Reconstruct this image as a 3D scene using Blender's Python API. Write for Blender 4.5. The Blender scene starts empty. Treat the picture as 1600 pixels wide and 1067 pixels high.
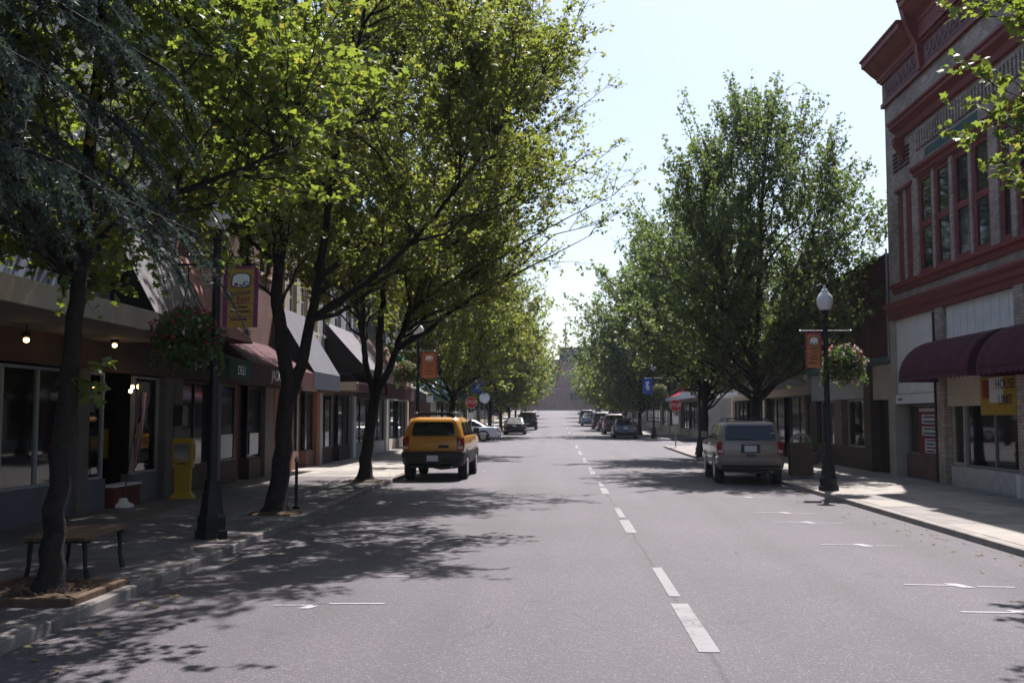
import bpy, math, random
import numpy as np
from mathutils import Vector, Matrix

R = math.radians
SC = bpy.context.scene
COL = SC.collection

# ------------------------------------------------------------------ camera
cam_d = bpy.data.cameras.new('camera'); cam = bpy.data.objects.new('camera', cam_d); COL.objects.link(cam)
cam_d.sensor_width = 36.0; cam_d.lens = 36.0; cam_d.clip_start = 0.1; cam_d.clip_end = 4000
CAM_H = 1.75
cam.location = (0, 0, CAM_H)
cam.rotation_euler = (math.pi / 2 + math.atan(117 / 1600), 0, math.atan(68 / 1600))
SC.camera = cam

# ------------------------------------------------------------------ sky, sun, exposure
SUN_EL, SUN_AZ = R(57), R(16)          # azimuth to the right of the street direction (+Y)
world = bpy.data.worlds.new('World'); SC.world = world; world.use_nodes = True
wn = world.node_tree.nodes; wl = world.node_tree.links
bgn = wn['Background']; sky = wn.new('ShaderNodeTexSky'); sky.sky_type = 'NISHITA'; sky.sun_disc = False
sky.sun_elevation = SUN_EL; sky.sun_rotation = SUN_AZ
sky.air_density = 1.0; sky.dust_density = 2.0; sky.ozone_density = 1.3
wl.new(sky.outputs[0], bgn.inputs[0]); bgn.inputs[1].default_value = 0.09
sun_d = bpy.data.lights.new('sun', 'SUN'); sun = bpy.data.objects.new('sun', sun_d); COL.objects.link(sun)
sun_d.energy = 5.0; sun_d.angle = R(0.53); sun_d.color = (1.0, 0.945, 0.935)
SUNV = Vector((math.sin(SUN_AZ) * math.cos(SUN_EL), math.cos(SUN_AZ) * math.cos(SUN_EL), math.sin(SUN_EL)))
sun.rotation_euler = (-SUNV).to_track_quat('-Z', 'Y').to_euler(); sun.location = (20, 40, 60)
SC.view_settings.view_transform = 'Standard'; SC.view_settings.look = 'None'
SC.view_settings.exposure = 0.95; SC.view_settings.gamma = 1.0
try:
    SC.cycles.max_bounces = 7; SC.cycles.transparent_max_bounces = 12
    SC.cycles.diffuse_bounces = 3; SC.cycles.glossy_bounces = 3; SC.cycles.sample_clamp_indirect = 6
    SC.cycles.use_denoising = True
except Exception:
    pass

# ------------------------------------------------------------------ helpers
def link(o, parent=None):
    COL.objects.link(o)
    if parent is not None: o.parent = parent
    return o

def tag(o, label=None, cat=None, group=None, kind=None):
    if label: o['label'] = label
    if cat: o['category'] = cat
    if group: o['group'] = group
    if kind: o['kind'] = kind
    return o

def thing(name, label, cat, loc=(0, 0, 0), rz=0.0, group=None):
    o = bpy.data.objects.new(name, None); o.empty_display_size = 0.2
    o.location = loc; o.rotation_euler = (0, 0, rz); link(o)
    return tag(o, label, cat, group)

def copy_tree(o, parent=None):
    c = o.copy(); link(c)
    if parent is not None: c.parent = parent
    for ch in list(o.children): copy_tree(ch, c)
    return c

def mesh_np(name, V, F):
    me = bpy.data.meshes.new(name)
    V = np.ascontiguousarray(V, dtype=np.float32); F = np.ascontiguousarray(F, dtype=np.int32)
    k = F.shape[1]
    me.vertices.add(len(V)); me.vertices.foreach_set('co', V.ravel())
    me.loops.add(F.size); me.loops.foreach_set('vertex_index', F.ravel())
    me.polygons.add(len(F)); me.polygons.foreach_set('loop_start', np.arange(0, F.size, k, dtype=np.int32))
    me.update(calc_edges=True)
    return me

class MB:
    """collects faces in world coordinates; build() links them as one mesh under a parent"""
    def __init__(self): self.v = []; self.f = []
    def add(self, vs, fs):
        n = len(self.v); self.v += [tuple(p) for p in vs]; self.f += [tuple(i + n for i in f) for f in fs]; return self
    def box(self, x0, x1, y0, y1, z0, z1):
        x0, x1 = min(x0, x1), max(x0, x1); y0, y1 = min(y0, y1), max(y0, y1); z0, z1 = min(z0, z1), max(z0, z1)
        return self.add([(x0,y0,z0),(x1,y0,z0),(x1,y1,z0),(x0,y1,z0),(x0,y0,z1),(x1,y0,z1),(x1,y1,z1),(x0,y1,z1)],
                        [(0,3,2,1),(4,5,6,7),(0,1,5,4),(1,2,6,5),(2,3,7,6),(3,0,4,7)])
    def bbox(self, x0, x1, y0, y1, z0, z1, b=0.01):
        """box with chamfered vertical and top edges"""
        x0, x1 = min(x0, x1), max(x0, x1); y0, y1 = min(y0, y1), max(y0, y1)
        def ring(i, z): return [(x0+b+i,y0+i,z),(x1-b-i,y0+i,z),(x1-i,y0+b+i,z),(x1-i,y1-b-i,z),(x1-b-i,y1-i,z),(x0+b+i,y1-i,z),(x0+i,y1-b-i,z),(x0+i,y0+b+i,z)]
        vs = ring(0, z0) + ring(0, z1 - b) + ring(b * .7, z1)
        fs = [tuple(range(7, -1, -1)), tuple(range(16, 24))]
        for k in (0, 8): fs += [(k+i, k+(i+1) % 8, k+8+(i+1) % 8, k+8+i) for i in range(8)]
        return self.add(vs, fs)
    def prism(self, poly, axis, a0, a1):
        """extrude a 2-D polygon; axis 'y': poly in (x,z); 'x': poly in (y,z); 'z': poly in (x,y)"""
        def P(p, a): return {'y': (p[0], a, p[1]), 'x': (a, p[0], p[1]), 'z': (p[0], p[1], a)}[axis]
        n = len(poly); vs = [P(p, a0) for p in poly] + [P(p, a1) for p in poly]
        fs = [tuple(range(n)), tuple(range(2*n-1, n-1, -1))] + [(i, i+n, (i+1) % n + n, (i+1) % n) for i in range(n)]
        return self.add(vs, fs)
    def lathe(self, prof, c=(0, 0, 0), n=16, sx=1, sy=1):
        vs = []; fs = []
        for r, z in prof:
            for k in range(n):
                a = 2*math.pi*k/n; vs.append((c[0]+r*sx*math.cos(a), c[1]+r*sy*math.sin(a), c[2]+z))
        m = len(prof)
        for j in range(m-1):
            for k in range(n): fs.append((j*n+k, j*n+(k+1) % n, (j+1)*n+(k+1) % n, (j+1)*n+k))
        fs.append(tuple(range(n-1, -1, -1))); fs.append(tuple(range((m-1)*n, m*n)))
        return self.add(vs, fs)
    def tube(self, pts, rad, n=8, cap=True):
        pts = [Vector(p) for p in pts]; m = len(pts)
        if not hasattr(rad, '__len__'): rad = [rad]*m
        vs = []; fs = []; ref = None
        for i, p in enumerate(pts):
            t = (pts[min(i+1, m-1)] - pts[max(i-1, 0)]).normalized()
            if ref is None: ref = Vector((1, 0, 0)) if abs(t.x) < .8 else Vector((0, 1, 0))
            u = (ref - t*ref.dot(t)).normalized(); w = t.cross(u); ref = u
            for k in range(n):
                a = 2*math.pi*k/n; vs.append(p + (u*math.cos(a) + w*math.sin(a))*rad[i])
        for i in range(m-1):
            for k in range(n): fs.append((i*n+k, i*n+(k+1) % n, (i+1)*n+(k+1) % n, (i+1)*n+k))
        if cap: fs.append(tuple(range(n-1, -1, -1))); fs.append(tuple(range((m-1)*n, m*n)))
        return self.add(vs, fs)
    def grid(self, fn, us, ws):
        vs = [fn(u, w) for w in ws for u in us]; nu = len(us)
        fs = [(j*nu+i, j*nu+i+1, (j+1)*nu+i+1, (j+1)*nu+i) for j in range(len(ws)-1) for i in range(nu-1)]
        return self.add(vs, fs)
    def disc(self, c, r, axis='y', n=20, t=0.01):
        """short cylinder along an axis"""
        a0, a1 = (c[{'x':0,'y':1,'z':2}[axis]] - t/2, c[{'x':0,'y':1,'z':2}[axis]] + t/2)
        i, j = {'x': (1, 2), 'y': (0, 2), 'z': (0, 1)}[axis]
        return self.prism([(c[i]+r*math.cos(2*math.pi*k/n), c[j]+r*math.sin(2*math.pi*k/n)) for k in range(n)], axis, a0, a1)
    def build(self, name, mat, parent=None, origin=None, smooth=False, sharp=40, solid=0):
        if origin is None: origin = (0, 0, 0)
        me = bpy.data.meshes.new(name)
        ox, oy, oz = origin
        me.from_pydata([(p[0]-ox, p[1]-oy, p[2]-oz) for p in self.v], [], self.f)
        fix_normals(me)
        if smooth:
            me.polygons.foreach_set('use_smooth', [True]*len(me.polygons))
            me.set_sharp_from_angle(angle=R(sharp))
        me.materials.append(mat); me.update()
        o = bpy.data.objects.new(name, me); link(o, parent)
        if parent is None: o.location = origin
        if solid:
            m = o.modifiers.new('thick', 'SOLIDIFY'); m.thickness = solid; m.offset = 0
        return o

import bmesh
def fix_normals(me):
    bm = bmesh.new(); bm.from_mesh(me); bmesh.ops.recalc_face_normals(bm, faces=bm.faces); bm.to_mesh(me); bm.free()

# ------------------------------------------------------------------ materials
MATS = {}
def _new(name):
    m = bpy.data.materials.new(name); m.use_nodes = True
    return m, m.node_tree.nodes, m.node_tree.links, m.node_tree.nodes['Principled BSDF']

def pmat(name, col, rough=.7, var=.18, scale=6.0, bump=.0, bscale=60.0, metal=0.0, spec=.5, coat=0.0, emit=None, estr=0.0):
    if name in MATS: return MATS[name]
    m, n, l, b = _new(name)
    geo = n.new('ShaderNodeNewGeometry')
    nz = n.new('ShaderNodeTexNoise'); nz.inputs['Scale'].default_value = scale; nz.inputs['Detail'].default_value = 6
    l.new(geo.outputs['Position'], nz.inputs['Vector'])
    mr = n.new('ShaderNodeMapRange'); mr.inputs[1].default_value = .25; mr.inputs[2].default_value = .75
    mr.inputs[3].default_value = 1-var; mr.inputs[4].default_value = 1+var; l.new(nz.outputs[0], mr.inputs[0])
    mx = n.new('ShaderNodeVectorMath'); mx.operation = 'SCALE'; mx.inputs[0].default_value = col[:3]
    l.new(mr.outputs[0], mx.inputs['Scale']); l.new(mx.outputs[0], b.inputs['Base Color'])
    b.inputs['Roughness'].default_value = rough; b.inputs['Metallic'].default_value = metal
    b.inputs['Specular IOR Level'].default_value = .2 if (spec == .5 and rough >= .6) else spec
    if coat: b.inputs['Coat Weight'].default_value = coat; b.inputs['Coat Roughness'].default_value = .04
    if bump:
        bn = n.new('ShaderNodeTexNoise'); bn.inputs['Scale'].default_value = bscale; bn.inputs['Detail'].default_value = 4
        l.new(geo.outputs['Position'], bn.inputs['Vector'])
        bp = n.new('ShaderNodeBump'); bp.inputs['Strength'].default_value = bump; bp.inputs['Distance'].default_value = .02
        l.new(bn.outputs[0], bp.inputs['Height']); l.new(bp.outputs[0], b.inputs['Normal'])
    if emit:
        b.inputs['Emission Color'].default_value = (*emit, 1); b.inputs['Emission Strength'].default_value = estr
    MATS[name] = m; return m

def asphalt():
    m, n, l, b = _new('asphalt')
    geo = n.new('ShaderNodeNewGeometry')
    def noise(scale, det=5, vec=None):
        t = n.new('ShaderNodeTexNoise'); t.inputs['Scale'].default_value = scale; t.inputs['Detail'].default_value = det
        l.new(vec or geo.outputs['Position'], t.inputs['Vector']); return t.outputs[0]
    def rng(s, a, b_, c, d):
        t = n.new('ShaderNodeMapRange'); l.new(s, t.inputs[0])
        for i, v in enumerate((a, b_, c, d)): t.inputs[i+1].default_value = v
        return t.outputs[0]
    def mul(a, b_):
        t = n.new('ShaderNodeMath'); t.operation = 'MULTIPLY'; l.new(a, t.inputs[0]); l.new(b_, t.inputs[1]); return t.outputs[0]
    grain = rng(noise(120, 2), .3, .7, .55, 1.5)
    vor = n.new('ShaderNodeTexVoronoi'); vor.inputs['Scale'].default_value = 75; l.new(geo.outputs['Position'], vor.inputs['Vector'])
    chips = n.new('ShaderNodeSeparateColor'); l.new(vor.outputs['Color'], chips.inputs[0])
    chip = rng(chips.outputs[0], .82, .97, 1.0, 2.3)
    big = rng(noise(.35, 5), .3, .7, .86, 1.14)
    mp = n.new('ShaderNodeMapping'); mp.inputs['Scale'].default_value = (1.3, .06, 1); l.new(geo.outputs['Position'], mp.inputs['Vector'])
    streak = rng(noise(1.0, 5, mp.outputs[0]), .3, .7, .86, 1.13)
    spot = rng(noise(1.6, 8), .62, .75, 1.0, .72)
    # hairline cracks, sealed in places, and the dark construction seam beside the centre dashes
    wv = n.new('ShaderNodeTexNoise'); wv.inputs['Scale'].default_value = .9; wv.inputs['Detail'].default_value = 6; l.new(geo.outputs['Position'], wv.inputs['Vector'])
    wm = n.new('ShaderNodeVectorMath'); wm.operation = 'MULTIPLY_ADD'; l.new(wv.outputs['Color'], wm.inputs[0]); wm.inputs[1].default_value = (1.1, 1.1, 0); l.new(geo.outputs['Position'], wm.inputs[2])
    cv = n.new('ShaderNodeTexVoronoi'); cv.feature = 'DISTANCE_TO_EDGE'; cv.inputs['Scale'].default_value = .30; l.new(wm.outputs[0], cv.inputs['Vector'])
    crack0 = rng(cv.outputs['Distance'], .0015, .006, 1.0, 0.0); cmask = rng(noise(.21, 3), .52, .60, 0.0, 1.0)
    crack = rng(mul(crack0, cmask), 0, 1, 1.0, .45)
    sx_ = n.new('ShaderNodeSeparateXYZ'); l.new(geo.outputs['Position'], sx_.inputs[0])
    sw = n.new('ShaderNodeMath'); sw.operation = 'MULTIPLY_ADD'; l.new(noise(.8, 4), sw.inputs[0]); sw.inputs[1].default_value = .10; l.new(sx_.outputs[0], sw.inputs[2])
    sd = n.new('ShaderNodeMath'); sd.operation = 'SUBTRACT'; l.new(sw.outputs[0], sd.inputs[0]); sd.inputs[1].default_value = 1.18
    sa = n.new('ShaderNodeMath'); sa.operation = 'ABSOLUTE'; l.new(sd.outputs[0], sa.inputs[0])
    seam = rng(sa.outputs[0], .008, .03, .55, 1.0)
    # darker oil and tyre bands in the lanes and parking bays
    oil = None
    for xc, wd, dk in ((-.9, .5, .86), (2.9, .5, .86), (5.0, .55, .80), (-3.3, .5, .84)):
        od = n.new('ShaderNodeMath'); od.operation = 'SUBTRACT'; l.new(sw.outputs[0], od.inputs[0]); od.inputs[1].default_value = xc
        oa = n.new('ShaderNodeMath'); oa.operation = 'ABSOLUTE'; l.new(od.outputs[0], oa.inputs[0]); q = rng(oa.outputs[0], .05, wd, dk, 1.0)
        oil = q if oil is None else mul(oil, q)
    val = mul(mul(mul(mul(mul(mul(mul(grain, chip), big), streak), spot), crack), seam), oil)
    sc = n.new('ShaderNodeVectorMath'); sc.operation = 'SCALE'; sc.inputs[0].default_value = (.051, .0435, .050)
    l.new(val, sc.inputs['Scale']); l.new(sc.outputs[0], b.inputs['Base Color'])
    b.inputs['Roughness'].default_value = .80; b.inputs['Specular IOR Level'].default_value = .70
    bp = n.new('ShaderNodeBump'); bp.inputs['Strength'].default_value = .55; bp.inputs['Distance'].default_value = .006
    l.new(grain, bp.inputs['Height']); l.new(bp.outputs[0], b.inputs['Normal'])
    MATS['asphalt'] = m; return m

def brick_mat(name, c1, c2, mortar, bw=.21, bh=.068, along='y', var=.25):
    m, n, l, b = _new(name)
    geo = n.new('ShaderNodeNewGeometry'); sp = n.new('ShaderNodeSeparateXYZ'); l.new(geo.outputs['Position'], sp.inputs[0])
    cb = n.new('ShaderNodeCombineXYZ'); ad = n.new('ShaderNodeMath'); ad.operation = 'ADD'
    l.new(sp.outputs[0], ad.inputs[0]); l.new(sp.outputs[1], ad.inputs[1])
    l.new(ad.outputs[0], cb.inputs[0]); l.new(sp.outputs[2], cb.inputs[1])
    br = n.new('ShaderNodeTexBrick'); l.new(cb.outputs[0], br.inputs['Vector']); br.inputs['Scale'].default_value = 1
    br.inputs['Color1'].default_value = (*c1, 1); br.inputs['Color2'].default_value = (*c2, 1); br.inputs['Mortar'].default_value = (*mortar, 1)
    br.inputs['Mortar Size'].default_value = .008; br.inputs['Brick Width'].default_value = bw; br.inputs['Row Height'].default_value = bh
    nz = n.new('ShaderNodeTexNoise'); nz.inputs['Scale'].default_value = 1.1; nz.inputs['Detail'].default_value = 7; l.new(geo.outputs['Position'], nz.inputs['Vector'])
    mr = n.new('ShaderNodeMapRange'); mr.inputs[1].default_value = .3; mr.inputs[2].default_value = .7; mr.inputs[3].default_value = 1-var; mr.inputs[4].default_value = 1+var
    l.new(nz.outputs[0], mr.inputs[0])
    sc = n.new('ShaderNodeVectorMath'); sc.operation = 'SCALE'; l.new(br.outputs['Color'], sc.inputs[0]); l.new(mr.outputs[0], sc.inputs['Scale'])
    l.new(sc.outputs[0], b.inputs['Base Color']); b.inputs['Roughness'].default_value = .85
    bp = n.new('ShaderNodeBump'); bp.inputs['Strength'].default_value = .7; bp.inputs['Distance'].default_value = .012; bp.invert = True
    l.new(br.outputs['Fac'], bp.inputs['Height']); l.new(bp.outputs[0], b.inputs['Normal'])
    MATS[name] = m; return m

def glass_mat(name, tint=(.8, .85, .85), gloss_col=(1, 1, 1)):
    m, n, l, b = _new(name); n.remove(b)
    out = [x for x in n if x.type == 'OUTPUT_MATERIAL'][0]
    tr = n.new('ShaderNodeBsdfTransparent'); tr.inputs[0].default_value = (*tint, 1)
    gl = n.new('ShaderNodeBsdfGlossy'); gl.inputs['Roughness'].default_value = .03; gl.inputs[0].default_value = (*gloss_col, 1)
    fr = n.new('ShaderNodeFresnel'); fr.inputs[0].default_value = 1.55
    mx = n.new('ShaderNodeMixShader'); l.new(fr.outputs[0], mx.inputs[0]); l.new(tr.outputs[0], mx.inputs[1]); l.new(gl.outputs[0], mx.inputs[2])
    l.new(mx.outputs[0], out.inputs[0]); MATS[name] = m; return m

def leaf_mat(name, cols, trans=.45, tcol=(.30, .42, .03), rough=.45, tint=1.0):
    """leaves: colour varies from leaf to leaf; light passes through the blade"""
    m, n, l, b = _new(name); n.remove(b)
    out = [x for x in n if x.type == 'OUTPUT_MATERIAL'][0]
    geo = n.new('ShaderNodeNewGeometry'); rp = n.new('ShaderNodeValToRGB'); l.new(geo.outputs['Random Per Island'], rp.inputs[0])
    cr = rp.color_ramp
    while len(cr.elements) < len(cols): cr.elements.new(.5)
    for e, (pos, c) in zip(cr.elements, cols): e.position = pos; e.color = (*c, 1)
    df = n.new('ShaderNodeBsdfDiffuse'); l.new(rp.outputs[0], df.inputs[0])
    tl = n.new('ShaderNodeBsdfTranslucent')
    mc = n.new('ShaderNodeMix'); mc.data_type = 'RGBA'; mc.inputs[0].default_value = .55
    sc = n.new('ShaderNodeVectorMath'); sc.operation = 'SCALE'; sc.inputs['Scale'].default_value = 2.6; l.new(rp.outputs[0], sc.inputs[0])
    l.new(sc.outputs[0], mc.inputs[6]); mc.inputs[7].default_value = (*tcol, 1); l.new(mc.outputs[2], tl.inputs[0])
    m1 = n.new('ShaderNodeMixShader'); m1.inputs[0].default_value = trans; l.new(df.outputs[0], m1.inputs[1]); l.new(tl.outputs[0], m1.inputs[2])
    gl = n.new('ShaderNodeBsdfGlossy'); gl.inputs['Roughness'].default_value = rough
    m2 = n.new('ShaderNodeMixShader'); m2.inputs[0].default_value = .05; l.new(m1.outputs[0], m2.inputs[1]); l.new(gl.outputs[0], m2.inputs[2])
    l.new(m2.outputs[0], out.inputs[0]); MATS[name] = m; return m

M_ASPH = asphalt()
def worn_paint(name='road_paint', k=1.0):
    m, n, l, b = _new(name); geo = n.new('ShaderNodeNewGeometry')
    nz = n.new('ShaderNodeTexNoise'); nz.inputs['Scale'].default_value = 26; nz.inputs['Detail'].default_value = 8; nz.inputs['Roughness'].default_value = .7; l.new(geo.outputs['Position'], nz.inputs['Vector'])
    n2 = n.new('ShaderNodeTexNoise'); n2.inputs['Scale'].default_value = 2.2; l.new(geo.outputs['Position'], n2.inputs['Vector'])
    ad = n.new('ShaderNodeMath'); ad.operation = 'ADD'; l.new(nz.outputs[0], ad.inputs[0]); l.new(n2.outputs[0], ad.inputs[1])
    rp = n.new('ShaderNodeValToRGB'); l.new(ad.outputs[0], rp.inputs[0]); rp.color_ramp.elements[0].position = .40; rp.color_ramp.elements[0].color = (.17*k, .162*k, .168*k, 1)
    e = rp.color_ramp.elements[1]; e.position = .63; e.color = (.14*k, .134*k, .138*k, 1)
    e = rp.color_ramp.elements.new(.70); e.color = (.055, .05, .055, 1)
    mr = n.new('ShaderNodeMath'); mr.operation = 'MULTIPLY'; mr.inputs[1].default_value = .58; l.new(ad.outputs[0], mr.inputs[0]); l.new(mr.outputs[0], rp.inputs[0])
    l.new(rp.outputs[0], b.inputs['Base Color']); b.inputs['Roughness'].default_value = .6; MATS[name] = m; return m
M_PAINT = worn_paint(); M_PAINT2 = worn_paint('tick_paint', 2.0)
M_CONC = pmat('concrete', (.30, .275, .245), .85, .2, 2.2, .25, 90)
M_CONC2 = pmat('concrete_dark', (.235, .215, .20), .85, .22, 2.5, .25, 90)
M_CONC_L = pmat('aggregate_paving_shaded', (.135, .122, .118), .9, .25, 3, .5, 120)  # dark exposed aggregate; the left side's shade is also put into the colour
M_CONC_L2 = pmat('aggregate_paving_shaded_dark', (.115, .105, .104), .9, .25, 3, .5, 120)
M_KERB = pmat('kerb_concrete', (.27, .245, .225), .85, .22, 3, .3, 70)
M_KERBL = pmat('kerb_shaded', (.16, .145, .135), .9, .3, 3, .3, 70)  # darker copy of the kerb colour, paints in shade along the near left
M_JOINT = pmat('joint_dirt', (.06, .055, .05), .95, .3, 8)
M_GROUND = pmat('ground_dirt', (.09, .085, .07), .95, .25, .5)
M_IRON = pmat('black_iron', (.009, .009, .011), .45, .2, 12, metal=0, spec=.3)
M_BLACK = pmat('black_plastic', (.014, .014, .015), .5, .2, 8)
M_BARK = pmat('bark', (.028, .023, .020), .95, .35, 9, .8, 45)
M_BARKD = pmat('bark_dark', (.022, .018, .015), .95, .35, 9, .8, 45)
M_TWIG = pmat('twig_bark', (.045, .033, .022), .9, .2, 9)
M_GLASS = glass_mat('shop_glass', (.80, .84, .84))
M_GLOBE = pmat('lamp_globe', (.72, .71, .68), .25, .06, 8, spec=.6)
M_DGLASS = pmat('dark_window_glass', (.018, .022, .026), .06, .2, 3, spec=.6)
M_CGLASS = pmat('car_glass', (.010, .012, .014), .04, .1, 3, spec=.7)
M_WHITE = pmat('white_paint', (.70, .69, .67), .6, .08, 3)
M_CREAM = pmat('cream_paint', (.52, .46, .36), .7, .12, 2.5)
M_TIRE = pmat('tyre_rubber', (.015, .015, .016), .8, .2, 20)
M_RIM = pmat('alloy_rim', (.35, .35, .36), .3, .1, 8, metal=.9)
M_RED = pmat('tail_light_red', (.22, .008, .008), .12, .1, 8, spec=.7)
M_AMBER = pmat('lens_pale', (.45, .40, .36), .12, .1, 8, spec=.7)
M_PLATE = pmat('plate_white', (.55, .56, .58), .4, .05, 8)
M_CHROME = pmat('chrome', (.6, .6, .62), .15, .05, 8, metal=1)
M_STOP = pmat('sign_red', (.42, .014, .018), .45, .08, 6)
M_SIGNW = pmat('sign_white', (.72, .72, .72), .5, .05, 6)
M_GALV = pmat('galvanised_steel', (.25, .26, .27), .5, .2, 12, metal=.6)
M_WOOD = pmat('bench_wood', (.10, .062, .04), .7, .3, 18, .3, 60)
M_TRIM = pmat('oxide_red_trim', (.19, .048, .048), .6, .18, 3)
M_BULB = pmat('lit_bulb', (1, .8, .5), .4, 0, 1, emit=(1, .62, .22), estr=9)

def text_mesh(name, body, size, mat, parent, loc, rot, align='CENTER', extrude=.002, sx=1.0):
    cu = bpy.data.curves.new(name, 'FONT'); cu.body = body; cu.size = size; cu.align_x = align; cu.align_y = 'CENTER'; cu.extrude = extrude
    tmp = bpy.data.objects.new('tmp_text', cu); COL.objects.link(tmp)
    dg = bpy.context.evaluated_depsgraph_get(); me = bpy.data.meshes.new_from_object(tmp.evaluated_get(dg))
    bpy.data.objects.remove(tmp); me.materials.clear(); me.materials.append(mat)
    o = bpy.data.objects.new(name, me); link(o, parent); o.location = loc; o.rotation_euler = rot; o.scale = (sx, 1, 1)
    return o

# ------------------------------------------------------------------ ground, road
def rz(y):
    P = [(-50, 0), (46, 0), (66, .16), (82, .30), (100, .52), (130, .98), (160, 1.55), (200, 2.38), (228, 2.95), (245, 3.15), (262, 3.15), (320, 2.7), (600, 2.6), (3000, 2.6)]
    for (a, za), (b, zb) in zip(P, P[1:]):
        if y <= b: return za + (zb-za)*(y-a)/(b-a)
    return P[-1][1]
KH = .08                                  # kerb height
def kl(y): return -4.12 - .22*min(max((y-8)/16, 0), 1)      # left kerb line
KR = 5.88
FACE_L, FACE_R = -8.2, 9.65
CROSS0, CROSS1 = 57.5, 68.5               # the side street
ys = [-12, -4, 0, 4, 8, 12, 16, 20, 24, 30, 36, 42, 46, 50, 56, 62, 66, 72, 78, 82, 90, 100, 110, 120, 130, 145, 160, 180, 200, 214, 228, 237, 245, 254, 262, 280, 320]
mb = MB(); mb.grid(lambda x, y: (x, y, rz(y) - .12), [-900, -300, -60, -20, 0, 20, 60, 300, 900], ys + [600, 3000])
tag(mb.build('ground', M_GROUND), kind='structure')
mb = MB()
def road_pt(t, y):
    x0, x1 = kl(y) - .02, KR + .02; x = x0 + (x1-x0)*t
    return (x, y, rz(y) + .035*(1 - (2*t-1)**2) - .02)
mb.grid(road_pt, [0, .1, .2, .35, .5, .65, .8, .9, 1], ys)
tag(mb.build('road', M_ASPH, smooth=True), kind='structure')
mb = MB(); mb.grid(lambda x, y: (x, y, rz(y) - .026), [-90, -40, -20, -8, -4.2, 0, 4, 6, 10, 40, 90], [CROSS0, 60, 63, 66, CROSS1])
tag(mb.build('side_street', M_ASPH), kind='structure')
def road_z(x, y):
    x0, x1 = kl(y) - .02, KR + .02; t = (x-x0)/(x1-x0); return rz(y) + .035*(1 - (2*t-1)**2) - .02

markings = thing('road_marking', 'white dashes and parking ticks painted on the grey asphalt street', 'road marking')
def mark(name, x0, x1, y0, y1, skew=0.0):
    nseg = 4
    mb = MB(); mb.grid(lambda u, w: (x0+(x1-x0)*u + skew*w, y0+(y1-y0)*w, road_z(x0+(x1-x0)*u, y0+(y1-y0)*w) + .005), [0, .5, 1], [i/nseg for i in range(nseg+1)])
    return mb.build(name, M_PAINT2 if name == 'parking_tick' else M_PAINT, markings)
yy = 7.75
random.seed(4)
for k in range(26):
    a = yy + 7.75*k
    if k > 8 and k % 2: continue
    if CROSS0-3 < a < CROSS1+1: continue
    w = .16
    mark('centre_dash', 1.13 - w/2, 1.13 + w/2, a, a+1.97, .01)
    mark('centre_dash', 1.15 - w/2 + .02, 1.15 + w/2 - .03, a+2.35, a+4.25, .01)
for (y0, L0) in ((9.55, 0), (11.2, 1), (18.6, 0), (20.2, 1), (33, 0)):
    mark('parking_tick', -2.62, -2.26, y0, y0+.045); mark('parking_tick', -2.36, -2.25, y0-.14 if L0 == 0 else y0, y0+.0 if L0 == 0 else y0+.2, .06)
    mark('parking_tick', -2.12, -1.6, y0+.08, y0+.125)
for y0 in (9.46, 10.95, 14.3, 17.3, 19.0, 22.6, 25.0, 34.0, 36.0, 42.0):
    mark('parking_tick', 3.62, 4.12, y0, y0+.045); mark('parking_tick', 4.16, 4.30, y0-.12, y0+.14, -.10)
    mark('parking_tick', 4.34, 4.72, y0-.06, y0-.015)
for x0 in (-1.9, .1):
    mark('stop_bar', x0, x0+.45, 55.6, 56.0)
mark('stop_bar', 2.6, 3.1, 55.4, 55.8)
mark('stop_bar', -2.6, 1.0, 226, 226.8); mark('stop_bar', 1.4, 5.0, 231, 231.8)

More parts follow.
